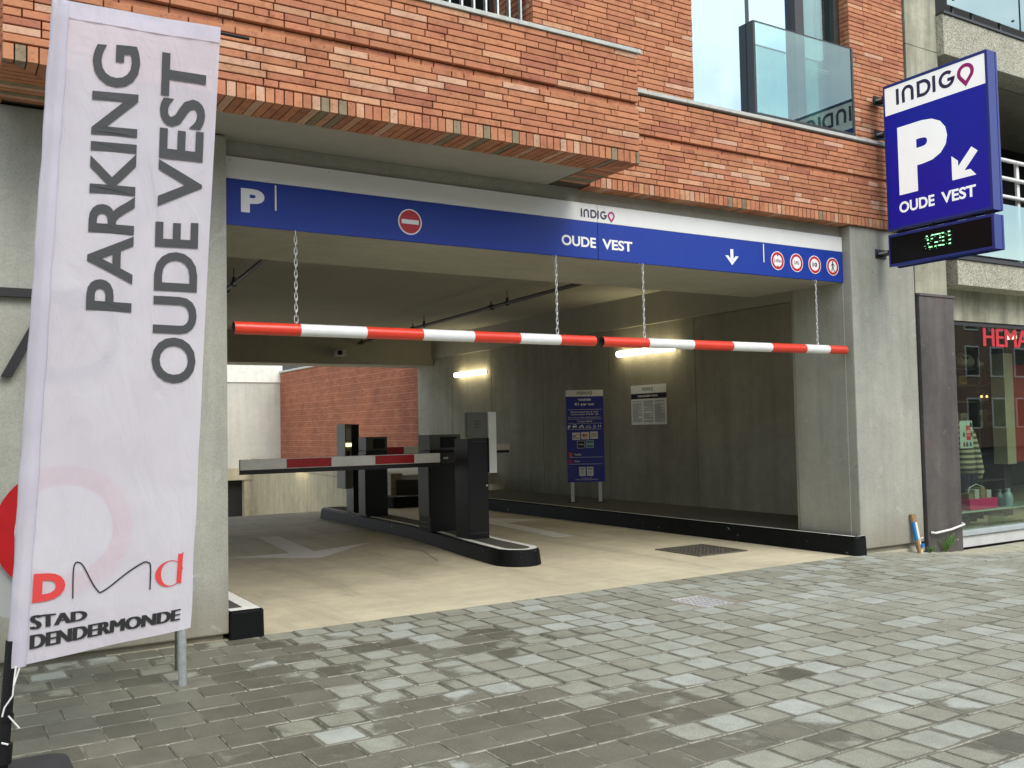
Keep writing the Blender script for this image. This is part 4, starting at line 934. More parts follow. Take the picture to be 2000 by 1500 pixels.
def disc_sign(cx, cz, r, symbol):
    mb = MB(); mb.cyl((cx, YT + .002, cz), (cx, YT - .001, cz), r, 36, 0)
    if symbol == 'bar':
        disc(mb, cx, cz, 0, r * .9, YT - .0022, 1); mb.box(cx - r * .72, cx + r * .72, YT - .0045, YT - .003, cz - r * .17, cz + r * .17, 0)
    else: disc(mb, cx, cz, r * .66, r * .92, YT - .0022, 1)
    o = mb.build('prohibition_disc', [M_WHITE, M_SRED], sg)
    if symbol == '2.00m':
        mb = MB(); mb.prism([(cx - .012, cz + .062), (cx + .012, cz + .062), (cx, cz + .044)], YT - .004, YT - .002, fn=lambda a, b_, c: (a, c, b_)); mb.prism([(cx - .012, cz - .062), (cx + .012, cz - .062), (cx, cz - .044)], YT - .004, YT - .002, fn=lambda a, b_, c: (a, c, b_)); mb.build('triangle', M_BLACK, o)
        lettering('2.00m', ((cx - .056, YT - .003, cz - .017), (cx + .056, YT - .003, cz - .017), (cx - .056, YT - .003, cz + .018)), M_BLACK, o, .0)
    elif symbol == 'LPG': lettering('LPG', ((cx - .036, YT - .003, cz - .018), (cx + .036, YT - .003, cz - .018), (cx - .036, YT - .003, cz + .018)), M_BLACK, o, .012)
    elif symbol == '10': lettering('10', ((cx - .036, YT - .003, cz - .024), (cx + .036, YT - .003, cz - .024), (cx - .036, YT - .003, cz + .024)), M_BLACK, o, .035)
    elif symbol == 'walk':
        mb = MB(); disc(mb, cx - .001, cz + .05, 0, .010, YT - .003, 0, 14)
        for pts, w in (([(cx, cz + .038), (cx, cz)], .017), ([(cx + .002, cz + .001), (cx - .012, cz - .025), (cx - .018, cz - .055)], .011), ([(cx + .004, cz - .0), (cx + .012, cz - .028), (cx + .024, cz - .056)], .011), ([(cx - .006, cz + .032), (cx - .02, cz + .015), (cx - .026, cz + .002)], .008), ([(cx + .006, cz + .032), (cx + .02, cz + .02), (cx + .026, cz + .004)], .008)):
            v, f = stroke(pts, w); mb.add([(a, YT - .0030 - .0002 * random.random(), b_) for a, b_ in v], f)
        mb.build('walking_figure', M_BLACK, o)
disc_sign(3.287, 3.121, .105, 'bar')
for cx, s_ in ((7.505, '2.00m'), (7.790, 'LPG'), (8.071, '10'), (8.357, 'walk')): disc_sign(cx, 3.128, .098, s_)
mb = MB(); mb.box(1.80, 8.53, 6.8725, 6.8745, 2.972, 3.46); mb.build('backing_rail', M_STEEL, sg)
for x_ in (2.6, 3.9, 5.10, 5.26, 6.4, 7.6, 8.46):
    mb = MB(); mb.cyl((x_, YS, 3.44), (x_, YS - .002, 3.44), .006, 8); mb.build('rivet', M_STEEL, sg)
mb = MB(); mb.cyl((1.85, YS, 3.437), (1.85, YS - .003, 3.437), .008, 8); mb.build('rivet', M_STEEL, sg)

# ================================================================== STRIPED HEIGHT BARS ON CHAINS
YBAR = 6.80
def link_chain(x, y, z0, z1, n):
    mb = MB(); p = (z1 - z0) / n
    for i in range(n):
        zc = z0 + p * (i + .5); L_ = p * .5 + .009; w = .0115 if 0 < i < n - 1 else .016; pts = []
        for k in range(13):
            a = 2 * math.pi * k / 12; dx = w * math.cos(a); dz = (L_ - w) * (1 if math.sin(a) > 1e-6 else -1 if math.sin(a) < -1e-6 else 0) + w * math.sin(a)
            pts.append((x + (dx if i % 2 == 0 else dx * .35), y + (dx * .3 if i % 2 == 0 else dx), zc + dz))
        mb.tube(pts, .0034, 6)
    return mb
def bar(label, x0, x1, za, zb, cuts, chains):
    r = .0465; e = empty('height_bar', ((x0 + x1) / 2, YBAR, za), label, 'height bar', 'striped height bars')
    zz_ = lambda x: za + (zb - za) * (x - x0) / (x1 - x0)
    cu = [x0] + cuts + [x1]
    for i, (a, b_) in enumerate(zip(cu[:-1], cu[1:])):
        mb = MB(); mb.cyl((a, YBAR, zz_(a)), (b_, YBAR, zz_(b_)), r, 28, caps=False); mb.build('red_band' if i % 2 == 0 else 'white_band', M_TRED if i % 2 == 0 else M_TWHITE, e, smooth=60)
    for xa, s_ in ((x0, 1), (x1, -1)):
        mb = MB(); n = 28
        for i in range(n):
            a, b_ = 2 * math.pi * i / n, 2 * math.pi * (i + 1) / n
            q = lambda rr, t_, dx: (xa + dx, YBAR + rr * math.cos(t_), zz_(xa) + rr * math.sin(t_))
            mb.add([q(r, a, 0), q(r * .84, a, 0), q(r * .84, b_, 0), q(r, b_, 0)], [(0, 1, 2, 3)]); mb.add([q(r * .84, a, 0), q(r * .84, a, s_ * .3), q(r * .84, b_, s_ * .3), q(r * .84, b_, 0)], [(0, 1, 2, 3)])
        mb.build('tube_end', M_CABG, e)
    for xc in chains:
        link_chain(xc, YBAR, zz_(xc) + r + .012, 2.945, 16).build('chain', M_CHAIN, e, smooth=50)
        mb = MB(); mb.cyl((xc, YBAR, zz_(xc) + r - .006), (xc, YBAR, zz_(xc) + r + .016), .004, 6); mb.cyl((xc, YBAR, 2.94), (xc, YBAR + .08, 2.975), .004, 6); mb.build('hook', M_STEEL, e)
bx = lambda px_: None
bar('longer red and white striped height bar hanging on chains at the left', 1.855, 5.075, 2.205, 2.208, [2.346, 2.872, 3.358, 3.826, 4.277, 4.692], [2.320, 4.678])
bar('shorter red and white striped height bar hanging on chains at the right', 5.160, 8.462, 2.206, 2.216, [5.689, 6.247, 6.765, 7.31, 7.82, 8.18], [5.66, 8.03])

# ================================================================== BLADE SIGN
XS0, XS1 = 8.965, 9.135
bs = empty('blade_sign', (9.05, 5.97, 3.12), 'tall blue projecting parking sign with arrow and green display box below', 'sign')
YN, YF_ = 5.362, 6.575
def bside(name, z0, z1, zi0, zi1, face_mat, fr=.028):
    mb = MB(); mb.box(XS0 + .012, XS1 - .012, YN + .01, YF_ - .01, z0 + .01, z1 - .01); mb.build('light_box', M_BLUEF, bs)
    mb = MB()
    for xa, xb in ((XS0, XS0 + .03), (XS1 - .03, XS1)):
        mb.box(xa, xb, YN, YN + fr, z0, z1).box(xa, xb, YF_ - fr * .6, YF_, z0, z1).box(xa, xb, YN + fr, YF_ - fr * .6, z0, z0 + fr).box(xa, xb, YN + fr, YF_ - fr * .6, z1 - fr, z1)
    mb.box(XS0 + .0305, XS1 - .0305, YN + .004, YN + .0095, z0, z1)
    mb.build(name, M_BLUEF, bs, bevel=.004)
bside('frame', 3.518, 5.135, 0, 0, None)
bside('display_frame', 3.125, 3.475, 0, 0, None)
for xa in (XS0 + .008, XS1 - .011):
    mb = MB(); mb.box(xa, xa + .003, YN + .029, YF_ - .018, 4.800, 5.106); mb.build('white_panel', M_LITW, bs)
    mb = MB(); mb.box(xa, xa + .003, YN + .029, YF_ - .018, 3.547, 4.799); mb.build('blue_panel', M_LITB, bs)
    mb = MB(); mb.box(xa, xa + .003, YN + .029, YF_ - .018, 3.154, 3.446); mb.build('display_panel', M_SCREEN, bs)
for y_ in (5.42, 5.62, 6.05, 6.42): mb = MB(); mb.box(XS0 + .05, XS1 - .05, y_, y_ + .06, 3.4755, 3.5175); mb.build('spacer', M_BLACK, bs)
XT = XS0 + .0055
def bt_(txt, y0, y1_, z0, z1, m=M_LITW, bold=.03): return lettering(txt, ((XT, y0, z0), (XT, y1_, z0), (XT, y0, z1)), m, bs, bold)
bt_('P', 6.415, 5.83, 3.888, 4.632, bold=.055)
bt_('OUDE', 6.425, 6.003, 3.690, 3.812); bt_('VEST', 5.925, 5.540, 3.690, 3.812)
logo((XT, 6.415, 4.885), (0, -1, 0), (0, 0, 1), .905, bs)
mb = MB(); fy = lambda a, b_, c: (c, a, b_)
mb.prism([(5.792, 4.158), (5.792, 3.906), (5.530, 3.906), (5.590, 3.978), (5.655, 3.978), (5.505, 4.145), (5.570, 4.203), (5.722, 4.036), (5.722, 4.095)], XT - .0005, XT + .001, fn=fy); mb.build('arrow', M_LITW, bs)
mb = MB(); mb.box(XS0 + .0035, XS0 + .0079, 5.795, 6.155, 3.222, 3.390); mb.build('led_window', M_KERB, bs)
led = [(785, 437, 1), (828, 427, 1), (865, 420, 4), (910, 410, 1.3), (957, 400, 1.3), (792, 460, 1), (825, 450, 1), (888, 440, 1), (910, 435, 1.2), (958, 424, 1.2), (795, 482, 1), (857, 470, 2), (910, 458, 1.2), (960, 450, 1.2), (810, 503, 2), (850, 495, 1), (885, 488, 2), (910, 484, 1.2), (960, 473, 1.2)]
mb = MB()
def led_yz(zx, zy):
    a = (zx - 760) / (985 - 760); top = 440 + (zx - 760) * (395 - 440) / 225; h = (zy - top) / 92
    return 6.145 - a * .335, 3.385 - h * .155
for zx, zy, w in led:
    y_, z_ = led_yz(zx, zy); mb.box(XS0 + .0022, XS0 + .0033, y_ - .010 * w, y_ + .010 * w, z_ - .005, z_ + .005)
for i in range(26):
    for j in range(11):
        if random.random() < .12: y_ = 6.14 - i * .0128; z_ = 3.375 - j * .0135; mb.box(XS0 + .0026, XS0 + .0033, y_ - .002, y_ + .002, z_ - .002, z_ + .002)
mb.build('green_digits', M_LED, bs)
for z_ in (5.02, 4.635, 3.30):
    mb = MB(); mb.box(8.99, 9.10, YF_, 6.73, z_ - .02, z_ + .02); mb.box(8.95, 9.13, 6.68, 6.692, z_ - .05, z_ + .05) if z_ > 4 else mb.box(8.95, 9.13, 6.728, 6.739, z_ - .05, z_ + .05); mb.build('bracket', M_BLACK, bs)
    mb = MB(); mb.cyl((8.985, 6.60, z_ + .0), (8.985, 6.72, z_ + .0), .012, 8); mb.build('bolt', M_STEEL, bs)

# ================================================================== TARIFF BOARD AND WALL NOTICE
td = Vector((.843, -.538, 0)); tn = Vector((-.538, -.843, 0)); tc = Vector((9.12, 12.52, 0))
tb = empty('tariff_board', (9.12, 12.52, .205), 'narrow blue parking tariff board on two white posts against the garage wall', 'sign')
def TP(u, z, d=0): return tc + td * u + tn * d + Vector((0, 0, z))
def tpan(u0, u1, z0, z1, d0, d1, name, m, parent=tb):
    mb = MB(); vs = [TP(u, z, d) for d in (d1, d0) for u, z in ((u0, z0), (u1, z0), (u1, z1), (u0, z1))]
    mb.add(vs, [(0, 1, 2, 3), (7, 6, 5, 4), (0, 4, 5, 1), (1, 5, 6, 2), (2, 6, 7, 3), (3, 7, 4, 0)]); return mb.build(name, m, parent)
ZT0, ZT1 = .535, 2.035
for u in (-.225, .225): tpan(u - .028, u + .028, .205, 1.9, -.03, -.002, 'post', M_SWHITE); tpan(u - .09, u + .09, .206, .215, -.09, .06, 'base_plate', M_BLACK)
bp_ = tpan(-.305, .305, ZT0, 1.930, 0, .02, 'blue_panel', M_BLUED)
tpan(-.305, .305, 1.932, ZT1, 0, .02, 'white_panel', M_SWHITE)
def tt(txt, u0, u1, z0, z1, m=M_WHITE, bold=.015): return lettering(txt, (TP(u0, z0, .022), TP(u1, z0, .022), TP(u0, z1, .022)), m, tb, bold)
lg = logo(TP(-.125, 1.962, .022), td, (0, 0, 1), .25, tb, [M_BLACK, M_BLACK])
H = ZT1 - ZT0
def zf(zoomy): return ZT1 - (zoomy - 85) / (1460 - 85) * H
def uf(zoomx, zoomy):
    l_ = 75 + (zoomy - 85) * 60 / 1375; return -.305 + (zoomx - l_) / 540 * .61
def tz(txt, x0, x1, ya, yb, **k):
    ym = (ya + yb) / 2; return tt(txt, uf(x0, ym), uf(x1, ym), zf(yb), zf(ya), **k)
tz('TARIEVEN', 255, 442, 215, 248, bold=.03); tz('\u20ac1 per uur', 205, 497, 275, 325, bold=.03)
tz('Maximumtarief 24u: \u20ac 10,00', 155, 552, 400, 428); tz('Verloren ticket: \u20ac 20,00 - 24u', 152, 560, 436, 464)
tz('De tarieven worden steeds aangerekend', 125, 586, 483, 505, bold=.0); tz('Toegang 24/24', 250, 466, 543, 572); tz('Voetgangers - abonnementhouders steeds toegankelijk', 115, 606, 577, 593, bold=0)
for ya in (378, 520, 672): tpan(uf(115, ya), uf(604, ya), zf(ya + 2), zf(ya - 2), .02, .0222, 'rule_line', M_WHITE)
for ya in (1090, 1192): tpan(uf(148, ya), uf(635, ya), zf(ya + 2), zf(ya - 2), .02, .0222, 'rule_line', M_WHITE)
tz('P', 120, 160, 612, 662, bold=.05)
def icon(strokes, x0, ym, s, m=M_WHITE, name='pictogram'):
    mb = MB(); d = .0222
    for pts, w in strokes:
        v, f = stroke([(uf(x0 + a * s, ym), zf(ym - b_ * s)) for a, b_ in pts], w * .61 / 540 * s); mb.add([TP(a, b_, d) for a, b_ in v], f); d += .0003
    mb.build(name, m, tb)
icon([([(0, .1), (1, .1)], .35), ([(.15, .3), (.25, .6), (.75, .6), (.85, .3)], .12), ([(.1, -.1), (.1, -.3)], .2), ([(.9, -.1), (.9, -.3)], .2)], 190, 635, 58)
icon([(arc(.2, -.1, .17, 0, 350, 10), .1), (arc(.85, -.1, .17, 0, 350, 10), .1), ([(.2, .0), (.45, .25), (.75, .2), (.85, 0)], .16), ([(.7, .2), (.6, .5)], .09)], 280, 635, 70)
icon([([(0, -.1), (.2, .15), (.4, .3), (.7, .3), (.85, .05), (1, -.1)], .09), ([(0, -.12), (1, -.12)], .08)], 380, 640, 76)
icon([(arc(.45, -.15, .3, 90, 380, 12), .1), ([(.35, .6), (.4, .1), (.75, .1), (.9, -.3)], .1)], 480, 632, 50)
icon([([(.1, .4), (.1, -.35)], .24), ([(.75, .4), (.75, -.35)], .24)], 556, 630, 46)
cards = [((187, 300, 720, 830), 'bc'), ((315, 428, 714, 824), 'mc'), ((442, 555, 708, 818), 'tx'), ((260, 370, 845, 955), 'v'), ((385, 497, 840, 950), 'am')]
for (x0, x1, ya, yb), k in cards:
    ym = (ya + yb) / 2; u0, u1, z0, z1 = uf(x0, ym), uf(x1, ym), zf(yb), zf(ya)
    tpan(u0, u1, z0, z1, .02, .0225, 'payment_card_logo', M_SWHITE)
    w = u1 - u0; h = z1 - z0
    if k in ('v', 'am'): tpan(u0 + .006, u1 - .006, z0 + .006, z1 - .006, .0226, .0230, 'card_field', M_NAVY if k == 'v' else plain('card_teal', (.02, .22, .32), .5))
    if k == 'v': lettering('VISA', (TP(u0 + w * .15, z0 + h * .4, .0236), TP(u1 - w * .15, z0 + h * .4, .0236), TP(u0 + w * .15, z0 + h * .62, .0236)), M_WHITE, tb, .02)
    if k == 'am': tpan(u0 + w * .12, u1 - w * .08, z0 + h * .35, z0 + h * .65, .0231, .0235, 'card_band', plain('pale_teal', (.3, .5, .55), .5))
    if k == 'mc':
        for q, m_ in ((.36, M_SRED), (.62, plain('card_orange', (.7, .35, .05), .5))):
            mb = MB(); cc = (u0 + w * q, z0 + h * .55); dd = .0228 if q < .5 else .0232
            for i in range(20):
                a, b_ = 2 * math.pi * i / 20, 2 * math.pi * (i + 1) / 20; mb.add([TP(cc[0], cc[1], dd), TP(cc[0] + w * .2 * math.cos(a), cc[1] + w * .2 * math.sin(a), dd), TP(cc[0] + w * .2 * math.cos(b_), cc[1] + w * .2 * math.sin(b_), dd)], [(0, 1, 2)])
            mb.build('card_circle', m_, tb)
        tpan(u0 + w * .2, u1 - w * .2, z0 + h * .14, z0 + h * .2, .0226, .023, 'card_line', M_SRED)
    if k == 'bc':
        tpan(u0 + w * .08, u0 + w * .45, z0 + h * .45, z0 + h * .6, .0226, .023, 'card_bar', M_NAVY); tpan(u0 + w * .45, u1 - w * .08, z0 + h * .6, z0 + h * .74, .0226, .023, 'card_bar', plain('card_yellow', (.55, .42, .05), .5)); tpan(u0 + w * .08, u1 - w * .12, z0 + h * .22, z0 + h * .3, .0226, .023, 'card_line', M_BLACK)
    if k == 'tx':
        for q in (.3, .48, .66): tpan(u0 + w * .12, u1 - w * .12, z0 + h * q, z0 + h * (q + .09), .0226, .023, 'card_line', plain('card_ochre', (.35, .25, .1), .6))
for ya, yb, m_, n_, tx in ((1020, 1080, plain('badge_orange', (.55, .12, .02), .5), '1', 'Publiek'), (1120, 1180, plain('badge_red', (.4, .01, .06), .5), '2', 'Privaat')):
    ym = (ya + yb) / 2; tpan(uf(143, ym), uf(195, ym), zf(yb), zf(ya), .02, .0225, 'number_badge', m_); tt(n_, uf(165, ym), uf(190, ym), zf(yb - 18), zf(ya + 2)); tz(tx, 230, 326 if n_ == '1' else 300, ym - 16, ym + 12)
for x0, x1 in ((297, 390), (408, 503)):
    ym = 1300; u0, u1 = uf(x0, ym), uf(x1, ym); tpan(u0, u1, zf(1370), zf(1235), .02, .0225, 'certificate', M_SWHITE)
    lettering('\u20ac27' if x0 < 300 else '\u20ac99', (TP(u0 + .018, zf(1282), .023), TP(u1 - .018, zf(1282), .023), TP(u0 + .018, zf(1252), .023)), M_BLACK, tb, .03)
    for q in (1300, 1318, 1336): tpan(u0 + .02, u1 - .02, zf(q + 4), zf(q), .0226, .023, 'text_line', M_CABG)
tz('Info: www.group-indigo.be', 330, 490, 1392, 1412, bold=0); tz('IN GEVAL VAN NOOD BEL DE PERMANENTIE', 248, 576, 1415, 1432, bold=0)

wn = empty('wall_notice', (9.84, 11.77, 1.77), 'white parking regulations notice screwed to the garage wall', 'sign')
XW_ = 9.832
def wbox(y0, y1_, z0, z1, d0, d1, name, m): mb = MB(); mb.box(9.845 - d1, 9.845 - d0, y0, y1_, z0, z1); return mb.build(name, m, wn)
YA, YZ = 12.195, 11.33
wbox(YZ, YA, 1.955, 2.09, .001, .012, 'header', M_SWHITE); wbox(YZ, YA, 1.868, 1.954, .001, .012, 'title_band', M_NAVY); wbox(YZ, YA, 1.45, 1.867, .001, .012, 'text_panel', M_CABW)
logo((9.8325, 11.77 + .14, 1.998), (0, -1, 0), (0, 0, 1), .27, wn, [M_BLACK, M_BLACK])
lettering('INTERN REGLEMENT PARKING', ((9.8325, 12.02, 1.896), (9.8325, 11.53, 1.896), (9.8325, 12.02, 1.928)), M_WHITE, wn, .02)
mb = MB()
for c in range(3):
    ya = YA - .03 - c * .28; z = 1.835
    while z > 1.49:
        if random.random() < .9: mb.box(9.8322, 9.833, ya - (.24 if random.random() < .75 else .15), ya, z - .005, z)
        z -= .0125
mb.build('fine_print', M_CABG, wn, kind='stuff')

# ================================================================== BEACH FLAG
YFL = 4.50
TL, TR_, BL, BR = (.456, 3.372), (1.172, 3.386), (.291, .488), (1.022, .563)
def bq(s, t_):  # s across, t up
    x = (BL[0] * (1 - t_) + TL[0] * t_) * (1 - s) + (BR[0] * (1 - t_) + TR_[0] * t_) * s
    z = (BL[1] * (1 - s) + BR[1] * s) * (1 - t_) + (TL[1] * (1 - s) + TR_[1] * s) * t_
    return x, z
def wave(x, z):
    s = (x - .29) / .85; t_ = (z - .5) / 2.9
    return .006 * math.sin(2.1 * s * 3 + 4 * t_) * s + .004 * math.sin(7 * t_ + 4 * s) * s + .0025 * math.sin(15 * s - 3 * t_) + .008 * math.sin(3 + 11 * (s + .6 * t_)) * max(0, .25 - t_) * 2
fl = empty('flag_banner', (.28, YFL, 0), 'tall pale feather flag with sideways grey letters standing on a black base', 'flag')
mb = MB(); NU, NV = 36, 110; vs = []
for j in range(NV + 1):
    for i in range(NU + 1):
        s, t_ = i / NU, j / NV; x, z = bq(s, t_)
        if s > .9: x += .006 * math.sin(t_ * 40) * (s - .9) * 10 * max(0, .5 - t_)
        vs.append((x, YFL + wave(x, z), z))
mb.add(vs, [(j * (NU + 1) + i, j * (NU + 1) + i + 1, (j + 1) * (NU + 1) + i + 1, (j + 1) * (NU + 1) + i) for j in range(NV) for i in range(NU)])
CL = mb.build('cloth', M_BANNER, fl, smooth=180)
# pole sleeve, hem
mb = MB(); n = 60; rings = []
for j in range(n + 1):
    t_ = j / n; x, z = bq(0, t_); r = .030 + .0012 * math.sin(31 * t_) + .001 * math.sin(73 * t_)
    rings.append([(x + .024 + r * 1.25 * math.cos(a), YFL + .002 + r * .6 * math.sin(a) , z) for a in [2 * math.pi * k / 12 for k in range(12)]])
mb.add([v for q in rings for v in q], [(i * 12 + k, i * 12 + (k + 1) % 12, (i + 1) * 12 + (k + 1) % 12, (i + 1) * 12 + k) for i in range(n) for k in range(12)])
mb.build('pole_sleeve', M_BANNER, fl, smooth=180)
mb = MB(); vs = []
for i in range(21):
    s = i / 20; x, z = bq(s, 1); x2, z2 = bq(s, .974); vs += [(x, YFL + wave(x, z) - .004, z + .003), (x2, YFL + wave(x2, z2) - .005 - .003 * math.sin(i * 1.7), z2 - .0)]
mb.add(vs, [(2 * i, 2 * i + 1, 2 * i + 3, 2 * i + 2) for i in range(20)]); mb.build('top_hem', M_BANNER, fl, smooth=180)
mb = MB(); mb.cyl((.46, YFL + .012, 3.375), (1.315, YFL + .012, 3.372), .008, 10); mb.build('top_rod', M_POLE, fl, smooth=50)
mb = MB(); mb.cyl((.262, YFL + .01, .05), (.30, YFL + .01, .60), .024, 16); mb.cyl((.30, YFL + .01, .60), (.475, YFL + .01, 3.38), .016, 12); mb.build('pole', M_POLE, fl, smooth=50)
mb = MB(); mb.cyl((.264, YFL + .01, .10), (.270, YFL + .01, .18), .036, 16); mb.build('collar', M_POLE, fl, smooth=50)
mb = MB(); mb.cyl((.276, YFL + .01, .275), (.278, YFL + .01, .30), .031, 16); mb.build('collar', M_POLE, fl, smooth=50)
mb = MB(); pts = rounded([(.02, 4.27), (.53, 4.27), (.53, 4.70), (.02, 4.70)], .11, 8); mb.prism(pts, .002, .055); mb.build('base', plain('base_rubber', (.028, .03, .033), .6, var=.2, bump=.2), fl, bevel=.015)
mb = MB(); mb.tube([(.312, YFL - .03, .50), (.305, YFL - .035, .44), (.300, YFL - .035, .38), (.27, YFL - .03, .335), (.262, YFL - .03, .30)], .0035, 6); mb.tube([(.325, YFL - .03, .49), (.303, YFL - .037, .42)], .0035, 6); mb.build('tie_cord', M_ROPE, fl); mb = MB(); mb.tube([(.285, YFL - .03, .30), (.325, YFL - .035, .245)], .0035, 6); mb.build('tie_cord', M_ROPE, fl); mb = MB(); mb.tube([(.26, YFL - .03, .195), (.285, YFL - .035, .185)], .004, 6); mb.build('tie_cord', M_ROPE, fl)
W0 = Vector((sy * cp, cy * cp, sp))
def pxf(px_, py_):
    d = fw + r2 * ((px_ - 1000) / 1842.72) - u2 * ((py_ - 750) / 1842.72); t_ = YFL / d.y; q = CAM + d * t_; return Vector((q.x, YFL, q.z))
def onb(q): return Vector((q.x, YFL + wave(q.x, q.z) - .0045, q.z))
def btxt(txt, c, m, bold, sub=12, extra=0):
    vs_, fs_ = text_mesh(txt, bold, sub); mb = MB(); q = [pxf(*p) for p in c]
    for k in range(-1, 2) if extra else (0,):
        off = (q[1] - q[0]).normalized() * extra * k; lift = Vector((0, -.0006 * (k + 1), 0))
        mb.add([v + lift for v in fit(vs_, *[a + off for a in q], fn=onb)], fs_)
    return mb.build('lettering', m, fl)
btxt('PARKING', ((257, 611), (275, 92), (166, 605), (182, 84)), M_TEXT, .022, 24)
btxt('OUDE', ((381, 751), (389, 436), (294, 747), (303, 431)), M_TEXT, .022, 14)
btxt('VEST', ((393, 410), (404, 118), (307, 402), (316, 101)), M_TEXT, .022, 14)
btxt('D', ((62, 1178), (127, 1168), (66, 1121), (128, 1117)), M_TEXTR, .06, 6)
btxt('STAD', ((61, 1230), (168, 1210), (61, 1202), (168, 1192)), M_TEXTK, .0, 12, .0056)
btxt('DENDERMONDE', ((60, 1268), (348, 1210), (61, 1240), (350, 1188)), M_TEXTK, .0, 20, .0054)
def pstroke(pts, w, m, name):
    v, f = stroke(pts, w); mb = MB(); mb.add([onb(pxf(*p)) for p in v], f); return mb.build(name, m, fl)
def cr(pts, n=8):
    o = []
    for i in range(len(pts) - 1):
        p0, p1, p2, p3 = [Vector(pts[max(0, min(len(pts) - 1, i + k))]) for k in (-1, 0, 1, 2)]
        for j in range(n):
            t_ = j / n; o.append(tuple(.5 * ((2 * p1) + (p2 - p0) * t_ + (2 * p0 - 5 * p1 + 4 * p2 - p3) * t_ ** 2 + (3 * p1 - p0 - 3 * p2 + p3) * t_ ** 3)))
    return o + [pts[-1]]
pstroke(cr([(142, 1169), (143, 1120), (146, 1102), (153, 1098), (163, 1106), (180, 1138), (192, 1155), (198, 1156), (215, 1145), (250, 1117), (278, 1099), (288, 1098), (293, 1106), (292, 1151)]), 2.8, M_TEXTK, 'logo_curve')
n = 26; el = [(332 + 24 * math.cos(R(a)) + 4 * math.sin(R(a)), 1119 - 25 * math.sin(R(a))) for a in [20 + 318 * i / n for i in range(n + 1)]]
ws = [1.5 + 10 * max(0, math.cos(R(20 + 318 * i / n - 195))) ** 2 for i in range(n + 1)]
pstroke(el, ws, M_TEXTR, 'logo_bowl')
pstroke([(352, 1081), (348, 1138)], 9.5, M_TEXTR, 'logo_stem')
pstroke([(347, 1086), (358, 1079)], 2.5, M_TEXTR, 'logo_serif')

# traffic sign and post standing behind the flag
ts = empty('traffic_sign', (1.255, 5.715, 0), 'galvanised post with a red ringed round sign half hidden behind the flag', 'road sign')
mb = MB(); mb.cyl((1.255, 5.715, -.02), (1.24, 5.715, 1.22), .024, 20); mb.build('post', M_STEEL, ts, smooth=50)
mb = MB(); pts = rounded([(.30, .50), (1.30, .50), (1.30, 1.12), (.30, 1.12)], .07); mb.prism(pts, 5.668, 5.672, fn=lambda a, b_, c: (a, c, b_)); mb.build('back_plate', M_CABL, ts)
mb = MB(); mb.box(1.22, 1.31, 5.655, 5.69, .53, .63); mb.build('clamp', M_STEEL, ts, bevel=.008)
def rsign():
    cx, cz, r = .625, .945, .345; mb = MB(); mb.cyl((cx, 5.655, cz), (cx, 5.640, cz), r, 48, 2)
    disc(mb, cx, cz, 0, r * .70, 5.6385, 0, 48); disc(mb, cx, cz, r * .70, r * .995, 5.6385, 1, 48); mb.build('round_plate', [M_SWHITE, plain('road_sign_red', (.55, .008, .01), .35), M_STEEL], ts, smooth=40)
rsign()
mb = MB(); mb.cyl((1.30, 6.10, -.02), (1.30, 6.10, .85), .008, 10); mb.build('rear_brace', M_PIPE, ts, smooth=50)

# ================================================================== NEIGHBOUR BUILDING WITH SHOP
nbz = empty('concrete_building', (11.5, 7.2, 0), 'old concrete apartment block with pebble dash bands and a shop below, at the right edge', 'building')
def npart(name, m, boxes, bevel=0, parent=nbz):
    mb = MB()
    for b_ in boxes: mb.box(*b_)
    return mb.build(name, m, parent, bevel=bevel)
npart('pilaster', M_AGGD, [(9.645, 10.245, 6.742, 7.6, 5.83, 9.0)], .006); npart('pilaster', M_AGGD, [(9.645, 10.245, 6.742, 7.6, 2.90, 5.825)], .006)
npart('pilaster_cap', M_BROWN, [(9.66, 10.335, 6.70, 7.0, 2.872, 2.9)])
npart('brown_cladding', M_BROWN, [(9.665, 10.315, 6.712, 7.2, -.2, 2.871)], .006)
npart('dark_joint', M_BLACK, [(9.631, 9.644, 6.80, 7.5, -.1, 3.57)])
npart('pebble_dash_band', M_AGG, [(10.247, 30, 6.652, 7.0, 5.79, 6.28)], .006)
npart('pebble_dash_band', M_AGG, [(10.335, 30, 6.652, 6.95, 3.03, 3.335)], .006)
npart('floor_slab', M_CONCD, [(10.247, 30, 6.96, 9.0, 3.05, 3.33), (10.247, 30, 7.01, 9.0, 5.78, 6.2)])
npart('band_return', M_AGGD, [(10.30, 30, 6.955, 7.3, 2.655, 3.045)])
npart('dark_coping', M_FRAME, [(10.24, 30, 6.63, 6.75, 6.282, 6.31), (10.32, 30, 6.63, 6.75, 3.337, 3.362)])
npart('loggia_back', M_DARK, [(10.25, 30, 8.6, 8.7, 3.33, 5.8), (10.25, 30, 8.6, 8.7, 6.2, 9), (10.25, 10.35, 7.6, 8.6, 3.33, 9)])
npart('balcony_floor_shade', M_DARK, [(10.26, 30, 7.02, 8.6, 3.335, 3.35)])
up_ = npart('glass_balustrade', M_FRAME, [(10.40, 30, 6.72, 6.75, 6.311, 6.33)])
for x in (10.55, 10.95, 11.55, 12.2, 13.0): npart('baluster_post', M_FRAME, [(x, x + .03, 6.72, 6.75, 6.331, 7.4)], parent=up_)
for a, b_ in ((10.40, 11.935), (11.975, 13.3), (13.34, 16), (16.04, 30)):
    mb = MB(); mb.box(a, b_, 6.69, 6.702, 6.44, 7.5); mb.build('glass_panel', M_GLASSG, up_)
    for q in (a + .14, b_ - .14):
        mb = MB(); mb.cyl((q, 6.69, 6.53), (q, 6.675, 6.53), .014, 12); mb.build('clamp', M_FRAME, up_)
